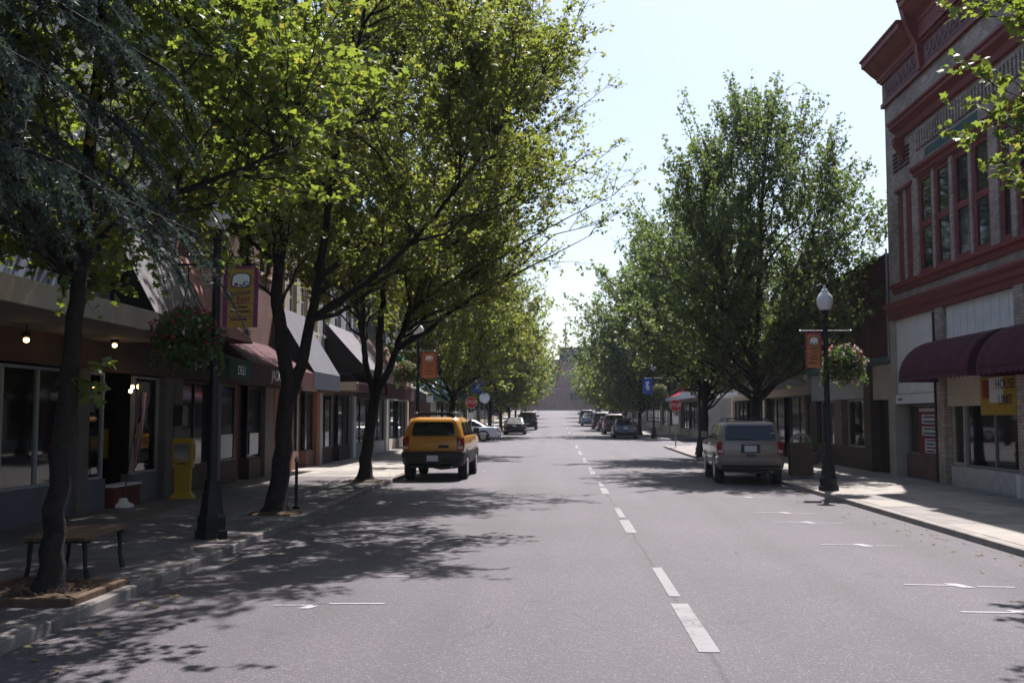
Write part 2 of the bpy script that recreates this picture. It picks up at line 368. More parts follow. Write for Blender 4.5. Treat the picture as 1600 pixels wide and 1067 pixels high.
# sidewalks: base + slabs + kerb stones
def sidewalk(name, side, y0, y1, face, slabs_to, cols):
    kx = (lambda y: kl(y)) if side < 0 else (lambda y: KR)
    rc = 1.6
    mb = MB()
    yl = sorted(set([y0, y1] + [y for y in ys if y0 < y < y1] + [y0+.5, y0+1.0, y0+rc, y1-.5, y1-1, y1-rc]))
    def inner(y):
        e = 0
        for q, on in ((y-y0, y0 > 0), (y1-y, y1 < 100)):
            if on and q < rc: e = max(e, rc - math.sqrt(max(0, rc*rc - (rc-q)**2)))
        return e
    X = lambda y: kx(y) + side*(.17 + inner(y))
    top = lambda y: rz(y) + KH - .012
    vs = []; fs = []
    for y in yl:
        vs += [(X(y), y, rz(y)-.1), (X(y), y, top(y)), (face + side*2.0, y, top(y))]
    for i in range(len(yl)-1):
        a, b = i*3, i*3+3; fs += [(a, a+1, b+1, b), (a+1, a+2, b+2, b+1)]
    mb.add(vs, fs); base = mb.build(name, M_JOINT if False else M_CONC2); tag(base, kind='structure')
    # kerb stones
    y = y0; 
    while y < y1 - .05:
        ye = min(y + (2.4 if y > 0 else 2.4), y1)
        if y > 110: ye = min(y+12, y1)
        n = 4 if (y < y0+rc+.5 or ye > y1-rc-.5) else 1
        vs = []; fs = []
        for i in range(n+1):
            q = y + .008 + (ye-y-.016)*i/n; a = kx(q) + side*inner(q); b = a + side*.165; z = rz(q)
            vs += [(a, q, z-.1), (a + side*.012, q, z+KH-.012), (a + side*.03, q, z+KH), (b, q, z+KH), (b, q, z-.1)]
        for i in range(n):
            for k in range(4): fs.append((i*5+k, i*5+k+1, i*5+k+6, i*5+k+5))
        fs += [(4, 3, 2, 1, 0), tuple(n*5+k for k in range(5))]
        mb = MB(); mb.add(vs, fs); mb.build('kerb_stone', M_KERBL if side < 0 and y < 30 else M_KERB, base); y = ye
    # paving slabs
    rnd = random.Random(name); y = max(y0 + 2.2, 6.0)
    while y < slabs_to:
        L = 1.5
        xa = kx(y) + side*.18; xb = face
        for c in range(cols):
            p, q = xa + (xb-xa)*c/cols, xa + (xb-xa)*(c+1)/cols
            dz = rnd.uniform(-.003, .003); g = .007
            x_lo, x_hi = min(p, q) + g, max(p, q) - g
            sh = kx(y+L) - kx(y)
            mb = MB(); za = rz(y) + KH + dz - .001; zb = rz(y+L) + KH + dz - .001 + rnd.uniform(-.002, .002)
            mb.add([(x_lo, y+g, za-.03), (x_hi, y+g, za-.03), (x_hi+sh*(side<0)*(1-c/cols)*0, y+L-g, zb-.03), (x_lo, y+L-g, zb-.03), (x_lo, y+g, za), (x_hi, y+g, za), (x_hi, y+L-g, zb), (x_lo, y+L-g, zb)],
                   [(0,3,2,1),(4,5,6,7),(0,1,5,4),(1,2,6,5),(2,3,7,6),(3,0,4,7)])
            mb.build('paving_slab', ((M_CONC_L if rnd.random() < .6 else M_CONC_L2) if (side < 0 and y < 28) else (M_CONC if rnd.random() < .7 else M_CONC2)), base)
        y += L
    return base
sidewalk('sidewalk_left', -1, -6, CROSS0, FACE_L, 45, 3)
sidewalk('sidewalk_right', 1, -6, CROSS0, FACE_R, 45, 3)
sidewalk('sidewalk_left_far', -1, CROSS1, 240, FACE_L, 0, 3)
sidewalk('sidewalk_right_far', 1, CROSS1, 240, FACE_R, 0, 3)
# ------------------------------------------------------------------ buildings
def wall_holes(mb, X, s, y0, y1, z0, z1, holes, depth=.22):
    """front skin at x=X with rectangular openings and reveals, one connected sheet"""
    Y = sorted(set([y0, y1] + [h[0] for h in holes] + [h[1] for h in holes]))
    Z = sorted(set([z0, z1] + [h[2] for h in holes] + [h[3] for h in holes]))
    idx = {}; vs = []; fs = []
    def V(x, y, z):
        k = (round(x, 4), round(y, 4), round(z, 4))
        if k not in idx: idx[k] = len(vs); vs.append((x, y, z))
        return idx[k]
    def hole(i, j):
        if i < 0 or j < 0 or i >= len(Y)-1 or j >= len(Z)-1: return False
        cy, cz = (Y[i]+Y[i+1])/2, (Z[j]+Z[j+1])/2
        return any(h[0] < cy < h[1] and h[2] < cz < h[3] for h in holes)
    B = X + s*depth
    for i in range(len(Y)-1):
        for j in range(len(Z)-1):
            a, b, c, d = Y[i], Y[i+1], Z[j], Z[j+1]
            if not hole(i, j):
                fs.append((V(X,a,c), V(X,b,c), V(X,b,d), V(X,a,d)))
                if i == 0: fs.append((V(X,a,c), V(X,a,d), V(B,a,d), V(B,a,c)))
                if i == len(Y)-2: fs.append((V(X,b,c), V(X,b,d), V(B,b,d), V(B,b,c)))
                if j == 0: fs.append((V(X,a,c), V(X,b,c), V(B,b,c), V(B,a,c)))
                if j == len(Z)-2: fs.append((V(X,a,d), V(X,b,d), V(B,b,d), V(B,a,d)))
            else:
                if not hole(i-1, j): fs.append((V(X,a,c), V(X,a,d), V(B,a,d), V(B,a,c)))
                if not hole(i+1, j): fs.append((V(X,b,c), V(X,b,d), V(B,b,d), V(B,b,c)))
                if not hole(i, j-1): fs.append((V(X,a,c), V(X,b,c), V(B,b,c), V(B,a,c)))
                if not hole(i, j+1): fs.append((V(X,a,d), V(X,b,d), V(B,b,d), V(B,a,d)))
    return mb.add(vs, fs)

class Bld:
    def __init__(self, name, label, s, X, y0, y1, z=0.0, cat='building', group=None):
        self.o = (X, (y0+y1)/2, z); self.s = s; self.X = X; self.z = z; self.y0 = y0; self.y1 = y1
        self.root = thing(name, label, cat, self.o, 0, group)
    def part(self, name, mb, mat, parent=None, **kw):
        return mb.build(name, mat, parent or self.root, self.o, **kw)
    def bx(self, name, mat, d0, d1, y0, y1, z0, z1, parent=None, bev=0):
        """box: d = depth behind the face (negative = proud)"""
        mb = MB(); mb.box(self.X+self.s*d0, self.X+self.s*d1, y0, y1, z0+self.z, z1+self.z)
        return self.part(name, mb, mat, parent)
    def mould(self, name, mat, prof, y0, y1, parent=None):
        """moulding: profile [(proud, z)] swept along the face"""
        mb = MB(); mb.prism([(self.X - self.s*p, z+self.z) for p, z in prof], 'y', y0, y1)
        return self.part(name, mb, mat, parent)
    def wall(self, mat, y0, y1, z0, z1, holes, depth=.22, name='wall'):
        mb = MB(); wall_holes(mb, self.X, self.s, y0, y1, z0+self.z, z1+self.z, [(a, b, c+self.z, d+self.z) for a, b, c, d in holes], depth)
        return self.part(name, mb, mat)
    def window(self, y0, y1, z0, z1, fmat, gmat=None, rec=.10, fw=.06, cols=1, rows=2, sill=None, name='window'):
        s, X, z = self.s, self.X, self.z
        pan = []
        for i in range(cols):
            for j in range(rows):
                a = y0+fw+(y1-y0-fw)*i/cols; b = y0+(y1-y0-fw)*(i+1)/cols
                c = z0+fw+(z1-z0-fw)*j/rows; d = z0+(z1-z0-fw)*(j+1)/rows
                pan.append((a, b, c, d))
        mb = MB(); wall_holes(mb, X+s*rec, s, y0+.002, y1-.002, z0+z+.002, z1+z-.002, [(a, b, c+z, d+z) for a, b, c, d in pan], .07)
        w = self.part(name, mb, fmat)
        for a, b, c, d in pan:
            self.bx('pane', gmat or M_DGLASS, rec+.035, rec+.045, a-.005, b+.005, c-.005, d+.005, w)
        if sill: self.bx('sill', sill, -.07, .10, y0-.08, y1+.08, z0-.10, z0-.003, w)
        return w
    def door(self, y0, y1, z0, z1, fmat, gmat=None, rec=.35):
        s, X, z = self.s, self.X, self.z
        h = [(y0+.12, y1-.12, z0+.3+z, z1-.14+z)]
        mb = MB(); wall_holes(mb, X+s*rec, s, y0, y1, z0+z, z1+z, h, .06)
        d = self.part('door', mb, fmat)
        self.bx('pane', gmat or M_DGLASS, rec+.02, rec+.03, y0+.115, y1-.115, z0+.295, z1-.135, d)
        mb = MB(); ya = y0+.07 
        mb.tube([(X+s*(rec-.05), ya, z0+.8+z), (X+s*(rec-.06), ya, z0+1.0+z), (X+s*(rec-.05), ya, z0+1.2+z)], .012, 6); self.part('handle', mb, M_CHROME, d)
        return d
    def awning(self, mat, y0, y1, zt, zm, out, val=.28, vmat=None, emat=None, scallop=True, text=None, tmat=None, tsize=.26, ribs=None, d0=0.0):
        s, X, z = self.s, self.X, self.z
        xo = X - s*out; xw = X - s*(d0+.01)
        mb = MB(); n = max(2, int((y1-y0)/.5))
        def surf(u, w):   # slight sag between ribs
            y = y0+(y1-y0)*u; sag = -.035*math.sin(math.pi*w)*(.6+.4*abs(math.sin(u*n*math.pi)))
            return (xw+(xo-xw)*w, y, zt+(zm-zt)*w+sag+z)
        mb.grid(surf, [i/(2*n) for i in range(2*n+1)], [0, .25, .5, .75, 1])
        a = self.part('awning', mb, mat, solid=.012)
        if val:
            m = max(4, int((y1-y0)/.09)); pts = [(y0, zm+z), (y1, zm+z)]
            for k in range(m, -1, -1):
                y = y0+(y1-y0)*k/m; pts.append((y, zm+z-val+(.035*abs(math.sin(k*math.pi/3)) if scallop else 0)))
            mb = MB(); mb.prism(pts, 'x', xo-.006, xo+.006); self.part('valance', mb, vmat or mat, a)
        for y in (y0, y1):
            mb = MB(); mb.prism([(xw, zt+z-.02), (xo, zm+z-.02), (xo, zm+z-val*.8), (xw, zm+z-val*.3)], 'y', y-.006, y+.006)
            self.part('end_panel', mb, emat or vmat or mat, a)
        if text:
            rot = (math.pi/2, 0, math.pi/2 if s < 0 else -math.pi/2)
            text_mesh('lettering', text, tsize, tmat or M_SIGNW, a, (xo - s*.012-self.o[0], (y0+y1)/2-self.o[1], zm-val*.55+z-self.o[2]), rot)
        return a

def shopfront(b, segs, zb=.62, zt=2.55, bulk=M_CREAM, frame=M_IRON, glass=None, pier=M_CREAM, z0=KH, blind=None):
    """ground floor: list of (kind, y0, y1)"""
    for kind, a, c in segs:
        if kind == 'win':
            b.bx('bulkhead', bulk, 0.02, .30, a, c, z0-.08, zb)
            nc = max(1, round((c-a)/1.3)); b.window(a, c, zb, zt, frame, glass, rec=.08, fw=.05, cols=nc, rows=1, name='shop_window')
        elif kind == 'door':
            b.door(a, c, z0, zt, frame, glass)
        elif kind == 'pier':
            b.bx('pilaster', pier, -.06, .30, a, c, z0-.08, zt+.02)

M_BRICK_TAN = brick_mat('brick_tan', (.47, .37, .325), (.29, .22, .19), (.20, .17, .155))
M_BRICK_RED = brick_mat('brick_red', (.17, .06, .042), (.12, .045, .035), (.14, .12, .10))
M_BRICK_PINK = brick_mat('brick_far', (.30, .155, .13), (.25, .13, .11), (.26, .2, .18), .4, .13)
M_TEAL = pmat('teal_paint', (.055, .10, .105), .7, .2, 3)
M_MAROON = pmat('maroon_canvas', (.064, .014, .032), .92, .28, 2.2, .3, 140, spec=.25)
M_MAROON2 = pmat('dark_red_canvas', (.07, .016, .02), .75, .15, 3, .15, 200)
M_GREEN = pmat('dark_green_canvas', (.02, .05, .045), .75, .15, 3, .15, 200)
M_GREY_C = pmat('grey_canvas', (.17, .16, .168), .75, .12, 2, .15, 200)
M_PINK_C = pmat('pink_canvas', (.36, .19, .17), .75, .12, 2, .15, 200)
M_PEACH_C = pmat('peach_canvas', (.36, .23, .20), .75, .12, 2, .15, 200)
M_NAVY_C = pmat('navy_canvas', (.035, .045, .07), .75, .15, 2, .15, 200)
M_BLACK_C = pmat('black_canvas', (.02, .02, .022), .8, .15, 2, .15, 200)
M_SILVER_C = pmat('silver_canvas', (.115, .115, .13), .7, .12, 2, .15, 200)
M_TEAL_C = pmat('teal_canvas', (.018, .085, .085), .75, .12, 2, .15, 200)
M_KELLY_C = pmat('green_canvas', (.02, .17, .10), .7, .12, 2, .15, 200)
M_BLUEGREY = pmat('bluegrey_siding', (.20, .23, .28), .7, .12, 2)
M_STUCCO = pmat('stucco', (.40, .35, .29), .9, .12, 2, .3, 40)
M_STUCCO2 = pmat('stucco_grey', (.30, .30, .31), .9, .14, 2, .3, 40)
M_DKRED = pmat('dark_red_board', (.075, .020, .020), .75, .2, 3, .2, 40)
M_DKRED2 = pmat('dark_red_board_worn', (.095, .026, .024), .75, .2, 3, .2, 40)
M_BROWN = pmat('brown_board', (.055, .035, .028), .75, .2, 3, .2, 40)
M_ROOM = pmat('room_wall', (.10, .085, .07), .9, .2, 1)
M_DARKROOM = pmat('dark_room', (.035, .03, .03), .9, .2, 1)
M_PAPER = pmat('paper', (.62, .62, .64), .8, .06, 5)
M_YELLOW = pmat('yellow_paint', (.36, .23, .02), .6, .15, 6)
M_REDP = pmat('poster_red', (.20, .02, .025), .6, .1, 4)
M_ORANGEB = pmat('orange_brown_paint', (.21, .095, .05), .75, .18, 4)
M_INK = pmat('ink_dark', (.03, .03, .06), .7, .1, 4)
M_CURTAIN = pmat('teal_curtain', (.07, .12, .12), .8, .25, 14)

M_PIERD = pmat('cream_paint_shaded', (.12, .107, .10), .75, .15, 3)  # cream pier paint darkened, shade under canopy and awnings put into the colour
# ---- right: two-storey tan brick block with oxide red trim
b = Bld('brick_building', 'two-storey tan brick building with dark red window trim and cornice', 1, FACE_R, 10, 29.85)
# shell behind
b.bx('rear_block', M_BRICK_TAN, .30, 12, 10.02, 29.83, 4.4, 11.6)
groups = [(25.2, 27.4, 2), (22.9, 25.0, 2), (21.0, 22.45, 0), (18.3, 20.4, 2), (16.0, 18.1, 2), (13.6, 15.7, 2)]
holes = []
for a, c, k in groups:
    m = (a+c)/2; g = .07 if k else .11
    holes += [(a, m-g, 5.47, 8.12), (m+g, c, 5.47, 8.12)]
narrow = [(28.50, 28.98, 5.47, 8.02), (27.82, 28.32, 5.47, 8.02)]
b.wall(M_BRICK_TAN, 10, 29.85, 4.9, 10.78, holes + narrow, .28)
for a, c, d, e in holes:
    b.window(a, c, d, e, M_TRIM, None, rec=.045, fw=.16, cols=1, rows=2)
for a, c, d, e in narrow:
    b.bx('blind_panel', M_TRIM, .035, .2, a+.002, c-.002, d+.002, e-.002)
for a, c, k in groups:
    b.mould('window_hood', M_TRIM, [(0.002, 8.12), (.07, 8.12), (.07, 8.22), (.15, 8.27), (.15, 8.36), (.002, 8.42)], a-.1, c+.1)
b.mould('window_hood', M_TRIM, [(0.002, 8.02), (.05, 8.02), (.05, 8.1), (.002, 8.12)], 27.75, 29.05)
b.mould('sill_course', M_TRIM, [(.002, 5.20), (.06, 5.20), (.08, 5.32), (.17, 5.36), (.17, 5.44), (.002, 5.468)], 10, 29.4)
b.mould('storefront_cornice', M_TRIM, [(-.25, 4.48), (.06, 4.48), (.06, 4.62), (.12, 4.66), (.12, 4.78), (.22, 4.86), (.22, 4.93), (.002, 4.97), (-.25, 4.97)], 10, 29.87)
# corbel bricks under the belt course
cm = None
for k in range(62):
    y = 27.25 - k*.19
    if cm is None:
        mb = MB(); mb.box(b.X-.05, b.X+.02, -.045, .045, 8.82, 9.28); mb.v = [(p[0], p[1], p[2]) for p in mb.v]
        o = mb.build('corbel_brick', M_BRICK_TAN, b.root, (b.o[0], 0, b.o[2])); o.location.y = y - b.o[1]; cm = o
    else:
        o = cm.copy(); link(o, b.root); o.location.y = y - b.o[1]
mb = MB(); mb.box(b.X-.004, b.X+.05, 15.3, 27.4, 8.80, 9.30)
b.part('corbel_shade_strip', mb, pmat('corbel_shade', (.035, .028, .026), .9))  # dark strip behind the corbels, shade of the gaps painted in
for c0 in (28.98, 28.52, 28.06):
    for r0 in range(5):
        b.bx('corbel_brick', pmat('slot_shade', (.045, .03, .028), .9, .2, 5), -.035, .02, c0-.17, c0+.17, 8.62+r0*.12, 8.68+r0*.12)  # raised dark bars stand in for slots, their shade put into the colour
b.bx('faded_sign_band', M_TEAL, -.004, .02, 23.4, 26.75, 8.50, 8.72)
b.mould('belt_course', M_TRIM, [(.002, 9.42), (.10, 9.45), (.14, 9.6), (.30, 9.72), (.30, 9.80), (.36, 9.84), (.36, 9.90), (.002, 10.0)], 12, 28.62)
def console(y, z0, z1, pr, w=.2):
    b.mould('console_bracket', M_TRIM, [(.004, z0), (pr*.25, z0+.05), (pr*.35, z0+(z1-z0)*.35), (pr*.75, z0+(z1-z0)*.6), (pr, z1-.15), (pr, z1), (.004, z1)], y-w/2, y+w/2)
console(28.35, 8.75, 9.42, .28, .22)
# frieze, swags and cornice
b.mould('frieze', M_TRIM, [(-.25, 10.72), (.10, 10.72), (.10, 10.84), (.04, 10.88), (.04, 11.42), (.12, 11.46), (.12, 11.52), (-.25, 11.52)], 10, 29.9)
M_SWAG = pmat('swag_plaster', (.24, .15, .16), .8, .15, 4)
b.bx('frieze_panel', pmat('frieze_lavender', (.17, .10, .115), .8, .15, 4), -.052, -.038, 10.2, 29.6, 10.92, 11.36)
swag = None
for k in range(46):
    y = 29.35 - k*.36
    if abs(y-26.6) < .2: continue
    if swag is None:
        mb = MB(); pts = [(b.X-.07, .15*math.cos(math.pi*t/8+math.pi), 11.30-.28*math.sin(math.pi*t/8)) for t in range(9)]
        mb.tube(pts, .032, 6); swag = mb.build('swag', M_SWAG, b.root, (b.o[0], 0, b.o[2]), smooth=True); swag.location.y = y-b.o[1]
    else:
        o = swag.copy(); link(o, b.root); o.location.y = y-b.o[1]
cor = lambda h: [(-.25, 11.522), (.15, 11.522), (.18, 11.62), (.34, 11.74), (.52, 11.92), (.60, 11.96), (.60, 12.10), (.66, 12.13), (.66, 12.17+h), (-.25, 12.17+h)]
b.mould('cornice', M_TRIM, cor(0), 26.72, 30.0)
b.mould('cornice', M_TRIM, [(p + .06, z + .42) for p, z in cor(0)], 10, 26.5)
b.mould('parapet_block', M_TRIM, [(-.25, 11.522), (.19, 11.522), (.19, 11.94), (-.25, 11.94)], 10, 26.5)
console(26.6, 10.74, 12.75, .62, .22)
b.mould('console_bracket', M_TRIM, [(.004, 12.752), (.72, 12.752), (.72, 12.86), (-.2, 12.86), (-.2, 12.752)], 26.45, 26.78)
# storefront piers, panels, glass
for a, c in ((25.82, 26.27), (21.32, 21.80), (16.3, 16.8), (10, 10.5)):
    b.bx('brick_pier', M_BRICK_TAN, -.05, .4, a, c, 0, 4.478)
b.bx('corner_pier', M_STUCCO, -.03, .4, 29.55, 29.85, 0, 4.478)
b.bx('white_panel', M_WHITE, .06, .12, 26.30, 29.53, 2.38, 4.47)
b.bx('sign_board', M_WHITE, -.02, .05, 26.32, 29.50, 2.10, 2.36)
for k in range(3): b.bx('sign_mark', M_INK, -.026, -.02, 29.2-k*.13, 29.28-k*.13, 2.19, 2.25)
for k in range(18):   # vertical boards over the awnings
    y = 21.84 + k*.2205
    b.bx('board', M_WHITE, .06 + .006*(k % 2), .12, y+.006, y+.2145, 3.45, 4.47)
for k in range(20):
    y = 16.84 + k*.2205
    b.bx('board', M_WHITE, .06 + .006*(k % 2), .12, y+.006, y+.2145, 3.45, 4.47)
M_RDOWN = pmat('rust_downpipe', (.06, .035, .03), .7)
mb = MB(); mb.tube([(b.X-.06, 26.34, .1), (b.X-.06, 26.34, 4.4)], .035, 8); b.part('downpipe', mb, M_RDOWN, smooth=True)
mb = MB(); mb.tube([(b.X-.05, 29.90, 3.4), (b.X-.05, 29.90, 6.6)], .03, 8); b.part('downpipe', mb, M_GALV, smooth=True)
# bay 1
b.window(26.55, 29.45, .72, 2.08, M_GALV, M_GLASS, rec=.30, fw=.05, cols=2, rows=1, name='shop_window')
b.bx('bulkhead', M_BRICK_RED, .25, .5, 26.3, 29.5, 0, .72)
b.bx('display_board', M_REDP, .285, .298, 26.7, 28.6, .74, 2.0)
for (ya, yb, za, zb_) in ((26.95, 28.3, 1.55, 1.80), (26.95, 28.3, 1.24, 1.48), (27.2, 28.1, .78, 1.16), (26.9, 28.5, 1.88, 1.97)):
    pg = b.bx('notice', M_PAPER, .272, .283, ya, yb, za, zb_)
    nrow = 2 if zb_-za < .3 else 4
    if zb_-za > .12:
        for r0 in range(nrow):
            zc = zb_ - (r0+.5)*(zb_-za)/nrow; b.bx('text_line', M_INK if r0 % 2 else M_REDP, .266, .271, ya+.12+.1*(r0 % 2), yb-.12, zc-.022, zc+.022, pg)
# bay 2
b.bx('bulkhead', pmat('white_brick', (.46, .44, .42), .8, .2, 6, .5, 20), .08, .5, 21.82, 25.8, 0, .55)
b.window(21.82, 25.0, .56, 2.62, M_GALV, M_GLASS, rec=.16, fw=.05, cols=2, rows=1, name='shop_window')
b.window(25.05, 25.8, .56, 2.62, M_STUCCO, M_GLASS, rec=.14, fw=.08, cols=1, rows=1, name='shop_window')
b.bx('roller_blind', M_CREAM, .02, .06, 23.75, 25.75, 2.0, 2.72)
b.bx('window_head', M_BRICK_TAN, .1, .5, 21.82, 25.8, 2.63, 3.44)
ys_ = b.bx('shop_poster', M_YELLOW, -.02, .0, 21.9, 23.7, 1.78, 2.62)
b.bx('poster_patch', M_PAPER, -.026, -.021, 22.5, 23.2, 2.05, 2.60, ys_); b.bx('poster_patch', M_REDP, -.028, -.022, 23.2, 23.55, 2.15, 2.56, ys_)
text_mesh('lettering', 'HOUSE', .30, M_INK, ys_, (-.032, 22.38-b.o[1], 2.44), (math.pi/2, 0, -math.pi/2))
text_mesh('lettering', 'UNIT', .30, M_INK, ys_, (-.032, 22.38-b.o[1], 2.10), (math.pi/2, 0, -math.pi/2))
b.bx('white_post', M_WHITE, -.14, -.055, 21.55, 21.75, 0, .55)
# bay 3 (out of frame mostly)
b.bx('bulkhead', M_STUCCO, .08, .5, 16.82, 21.3, 0, .55); b.window(16.82, 21.3, .56, 3.4, M_GALV, None, rec=.16, cols=3, rows=1, name='shop_window')
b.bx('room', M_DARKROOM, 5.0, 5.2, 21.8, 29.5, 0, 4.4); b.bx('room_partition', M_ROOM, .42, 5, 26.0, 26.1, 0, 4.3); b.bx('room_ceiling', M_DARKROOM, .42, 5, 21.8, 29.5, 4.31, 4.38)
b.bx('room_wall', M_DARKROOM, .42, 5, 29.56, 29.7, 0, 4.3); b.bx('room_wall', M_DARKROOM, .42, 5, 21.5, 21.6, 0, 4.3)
b.bx('counter', M_WOOD, 1.5, 2.1, 22.2, 24.6, 0, 1.0)
# quarter-barrel awnings
M_SEAM = pmat('awning_seam', (.055, .010, .020), .9, .2, 5)
def barrel(b, y0, y1, zb, zt, out, mat, emat):
    n = 10; prof = [(out*math.cos(math.pi/2*k/n), zb+(zt-zb)*math.sin(math.pi/2*k/n)) for k in range(n+1)]
    mb = MB(); m = 16
    mb.grid(lambda u, k: (b.X-.07*0-b.s*prof[int(k)][0]-b.s*.06, y0+(y1-y0)*u, prof[int(k)][1] + .012*math.sin(u*math.pi*8)**2*math.sin(math.pi*k/n)), [i/(m*2) for i in range(m*2+1)], list(range(n+1)))
    a = b.part('awning', mb, mat, smooth=True, solid=.012)
    for y in (y0+.01, y1-.01):
        mb = MB(); mb.prism([(b.X-b.s*.06, zb)] + [(b.X-b.s*(p[0]+.052), p[1]-.005) for p in prof], 'y', y-.005, y+.005); b.part('end_panel', mb, emat, a)
    for q in range(1, 6):
        ysm = y0+(y1-y0)*q/6; mb = MB()
        mb.grid(lambda u, k: (b.X-b.s*(prof[int(k)][0]*1.012+.07), ysm-.012+.024*u, prof[int(k)][1]+.016), [0, 1], list(range(n+1))); b.part('seam', mb, M_SEAM, a)
    mm = int((y1-y0)/.06); xo = b.X-b.s*(out+.06)
    pts = [(y0, zb+.002), (y1, zb+.002)] + [(y0+(y1-y0)*k/mm, zb-.13+.05*abs(math.sin(k*math.pi/4))) for k in range(mm, -1, -1)]
    mb = MB(); mb.prism(pts, 'x', xo-.005, xo+.005); b.part('valance', mb, mat, a)
    for y in (y0+.01, y1-.01):
        mb = MB(); mb.box(xo, b.X-.06, y-.005, y+.005, zb-.1, zb+.0); b.part('valance', mb, emat, a)
barrel(b, 21.78, 26.1, 2.70, 3.62, .98, M_MAROON, M_MAROON); barrel(b, 16.9, 21.35, 2.70, 3.62, .98, M_MAROON, M_MAROON)

# ---- right: low dark red boarded shop
b = Bld('boarded_shop', 'low dark red boarded shop with teal-curtained window next to the brick building', 1, FACE_R+.05, 29.92, 39.6)
b.bx('rear_block', M_BROWN, .3, 10, 29.95, 39.55, 0, 6.3)
y = 29.95; rnd = random.Random(3); k = 0
while y < 39.5:
    w = rnd.choice((.52, .6, .68)); ye = min(y+w, 39.55)
    b.bx('board', M_DKRED if k % 3 else M_DKRED2, -.02 - .008*(k % 2), .2, y+.008, ye-.008, 3.52, 6.36 + .01*(k % 2)); y = ye; k += 1
b.mould('parapet_cap', M_BROWN, [(-.3, 6.38), (.08, 6.38), (.08, 6.48), (-.3, 6.5)], 29.93, 39.6)
b.mould('fascia', M_TEAL, [(-.2, 3.30), (.10, 3.30), (.10, 3.5), (-.2, 3.5)], 29.93, 39.6)
b.bx('stucco_panel', M_STUCCO, -.01, .2, 29.95, 31.75, 2.25, 3.28)
b.bx('pilaster', M_STUCCO, -.05, .25, 29.93, 30.2, 0, 2.24)
b.door(30.25, 31.3, KH, 2.24, M_STUCCO, None, .3)
b.bx('pilaster', M_BROWN, -.08, .25, 31.8, 32.5, 0, 3.28)
b.window(32.6, 35.0, .75, 2.3, M_GALV, M_GLASS, rec=.12, fw=.06, cols=1, rows=1, name='shop_window'); b.bx('curtain', M_CURTAIN, .24, .28, 32.65, 34.95, .78, 2.28)
b.bx('bulkhead', M_BROWN, .03, .3, 32.52, 39.5, 0, .74); b.bx('sign_band', M_STUCCO2, .03, .3, 32.52, 39.5, 2.32, 3.28)
b.bx('stone_pier', pmat('rubble_stone', (.12, .09, .08), .9, .5, 9, .8, 12), -.07, .25, 35.05, 36.0, .75, 2.31)
b.window(36.05, 38.4, .75, 2.3, M_GALV, None, rec=.12, fw=.06, cols=2, rows=1, name='shop_window'); b.bx('pilaster', M_BROWN, -.05, .3, 38.45, 39.5, .742, 2.31)

# ---- generic shops along the street
def shop(name, label, s, y0, y1, H, wall, trim, segs, nwin=0, wz=(4.6, 6.4), sign=M_STUCCO2, bulk=M_CREAM, pier=None, frame=M_IRON, wframe=None, z=0.0, cornice=True, group=None, floors=1, depth=12, zs=3.35, glass=None, wsill=True, face=None):
    X = face if face is not None else (FACE_L if s < 0 else FACE_R)
    b = Bld(name, label, s, X, y0, y1, z, group=group)
    b.bx('rear_block', wall, .3, depth, y0+.02, y1-.02, 0 if glass is None else zs, H-.1)
    holes = []
    for fl in range(floors):
        for k in range(nwin):
            c = y0 + (y1-y0)*(k+.5)/nwin; w = min(.55, (y1-y0)/nwin*.30)
            holes.append((c-w, c+w, wz[0]+fl*3.2, wz[1]+fl*3.2))
    b.wall(wall, y0+.005, y1-.005, zs, H, holes, .26)
    for h in holes: b.window(*h, wframe or M_WHITE, None, rec=.12, fw=.07, cols=1, rows=2, sill=(trim if wsill else None))
    if cornice: b.mould('cornice', trim, [(-.2, H+.002), (.08, H+.002), (.16, H+.12), (.26, H+.2), (.26, H+.3), (-.2, H+.3)], y0, y1)
    b.bx('sign_band', sign, -.03, .25, y0+.01, y1-.01, 2.58, zs-.003)
    shopfront(b, segs, bulk=bulk, frame=frame, pier=pier or trim, glass=glass)
    return b
def auto_segs(y0, y1):
    out = [('pier', y0+.01, y0+.4)]; y = y0+.4; m = (y0+y1)/2
    out += [('win', y+.01, m-.6), ('door', m-.55, m+.55), ('win', m+.6, y1-.41), ('pier', y1-.4, y1-.01)]
    return out

# left row
la = shop('corner_cafe', 'blue-grey shop with flat canopy, lit bulbs and display windows behind the bench', -1, 5, 21.6, 9.6, M_BLUEGREY, M_WHITE,
     [('pier', 5.01, 5.5), ('win', 5.52, 9.4), ('pier', 9.42, 9.8), ('win', 9.82, 13.6), ('pier', 13.62, 13.9), ('win', 13.92, 17.2), ('pier', 17.22, 17.62), ('win', 17.7, 18.5), ('win', 19.82, 21.1), ('pier', 21.12, 21.58)],
     nwin=8, sign=M_BROWN, bulk=pmat('pale_blue_paint', (.11, .115, .14), .7, .12, 3), pier=M_PIERD, frame=M_STUCCO2, glass=M_GLASS)
b = la
b.bx('entry_panel', M_BLUEGREY, 1.2, 1.3, 18.4, 19.9, 0, 2.57); b.bx('planter_shelf', M_DKRED2, -.12, .2, 18.55, 19.75, 0, .45); b.bx('shelf_top', M_PAPER, -.14, .2, 18.52, 19.78, .452, .485)
b.bx('room_back', M_ROOM, 4.5, 4.7, 5, 21.5, 0, 3.3); b.bx('room_floor', M_BROWN, .3, 4.5, 5.1, 21.5, -.05, KH); b.bx('room_wall', M_DARKROOM, .3, 4.5, 21.3, 21.5, KH, 3.3); b.bx('room_wall', M_ROOM, .3, 4.5, 13.7, 13.8, KH, 3.3)
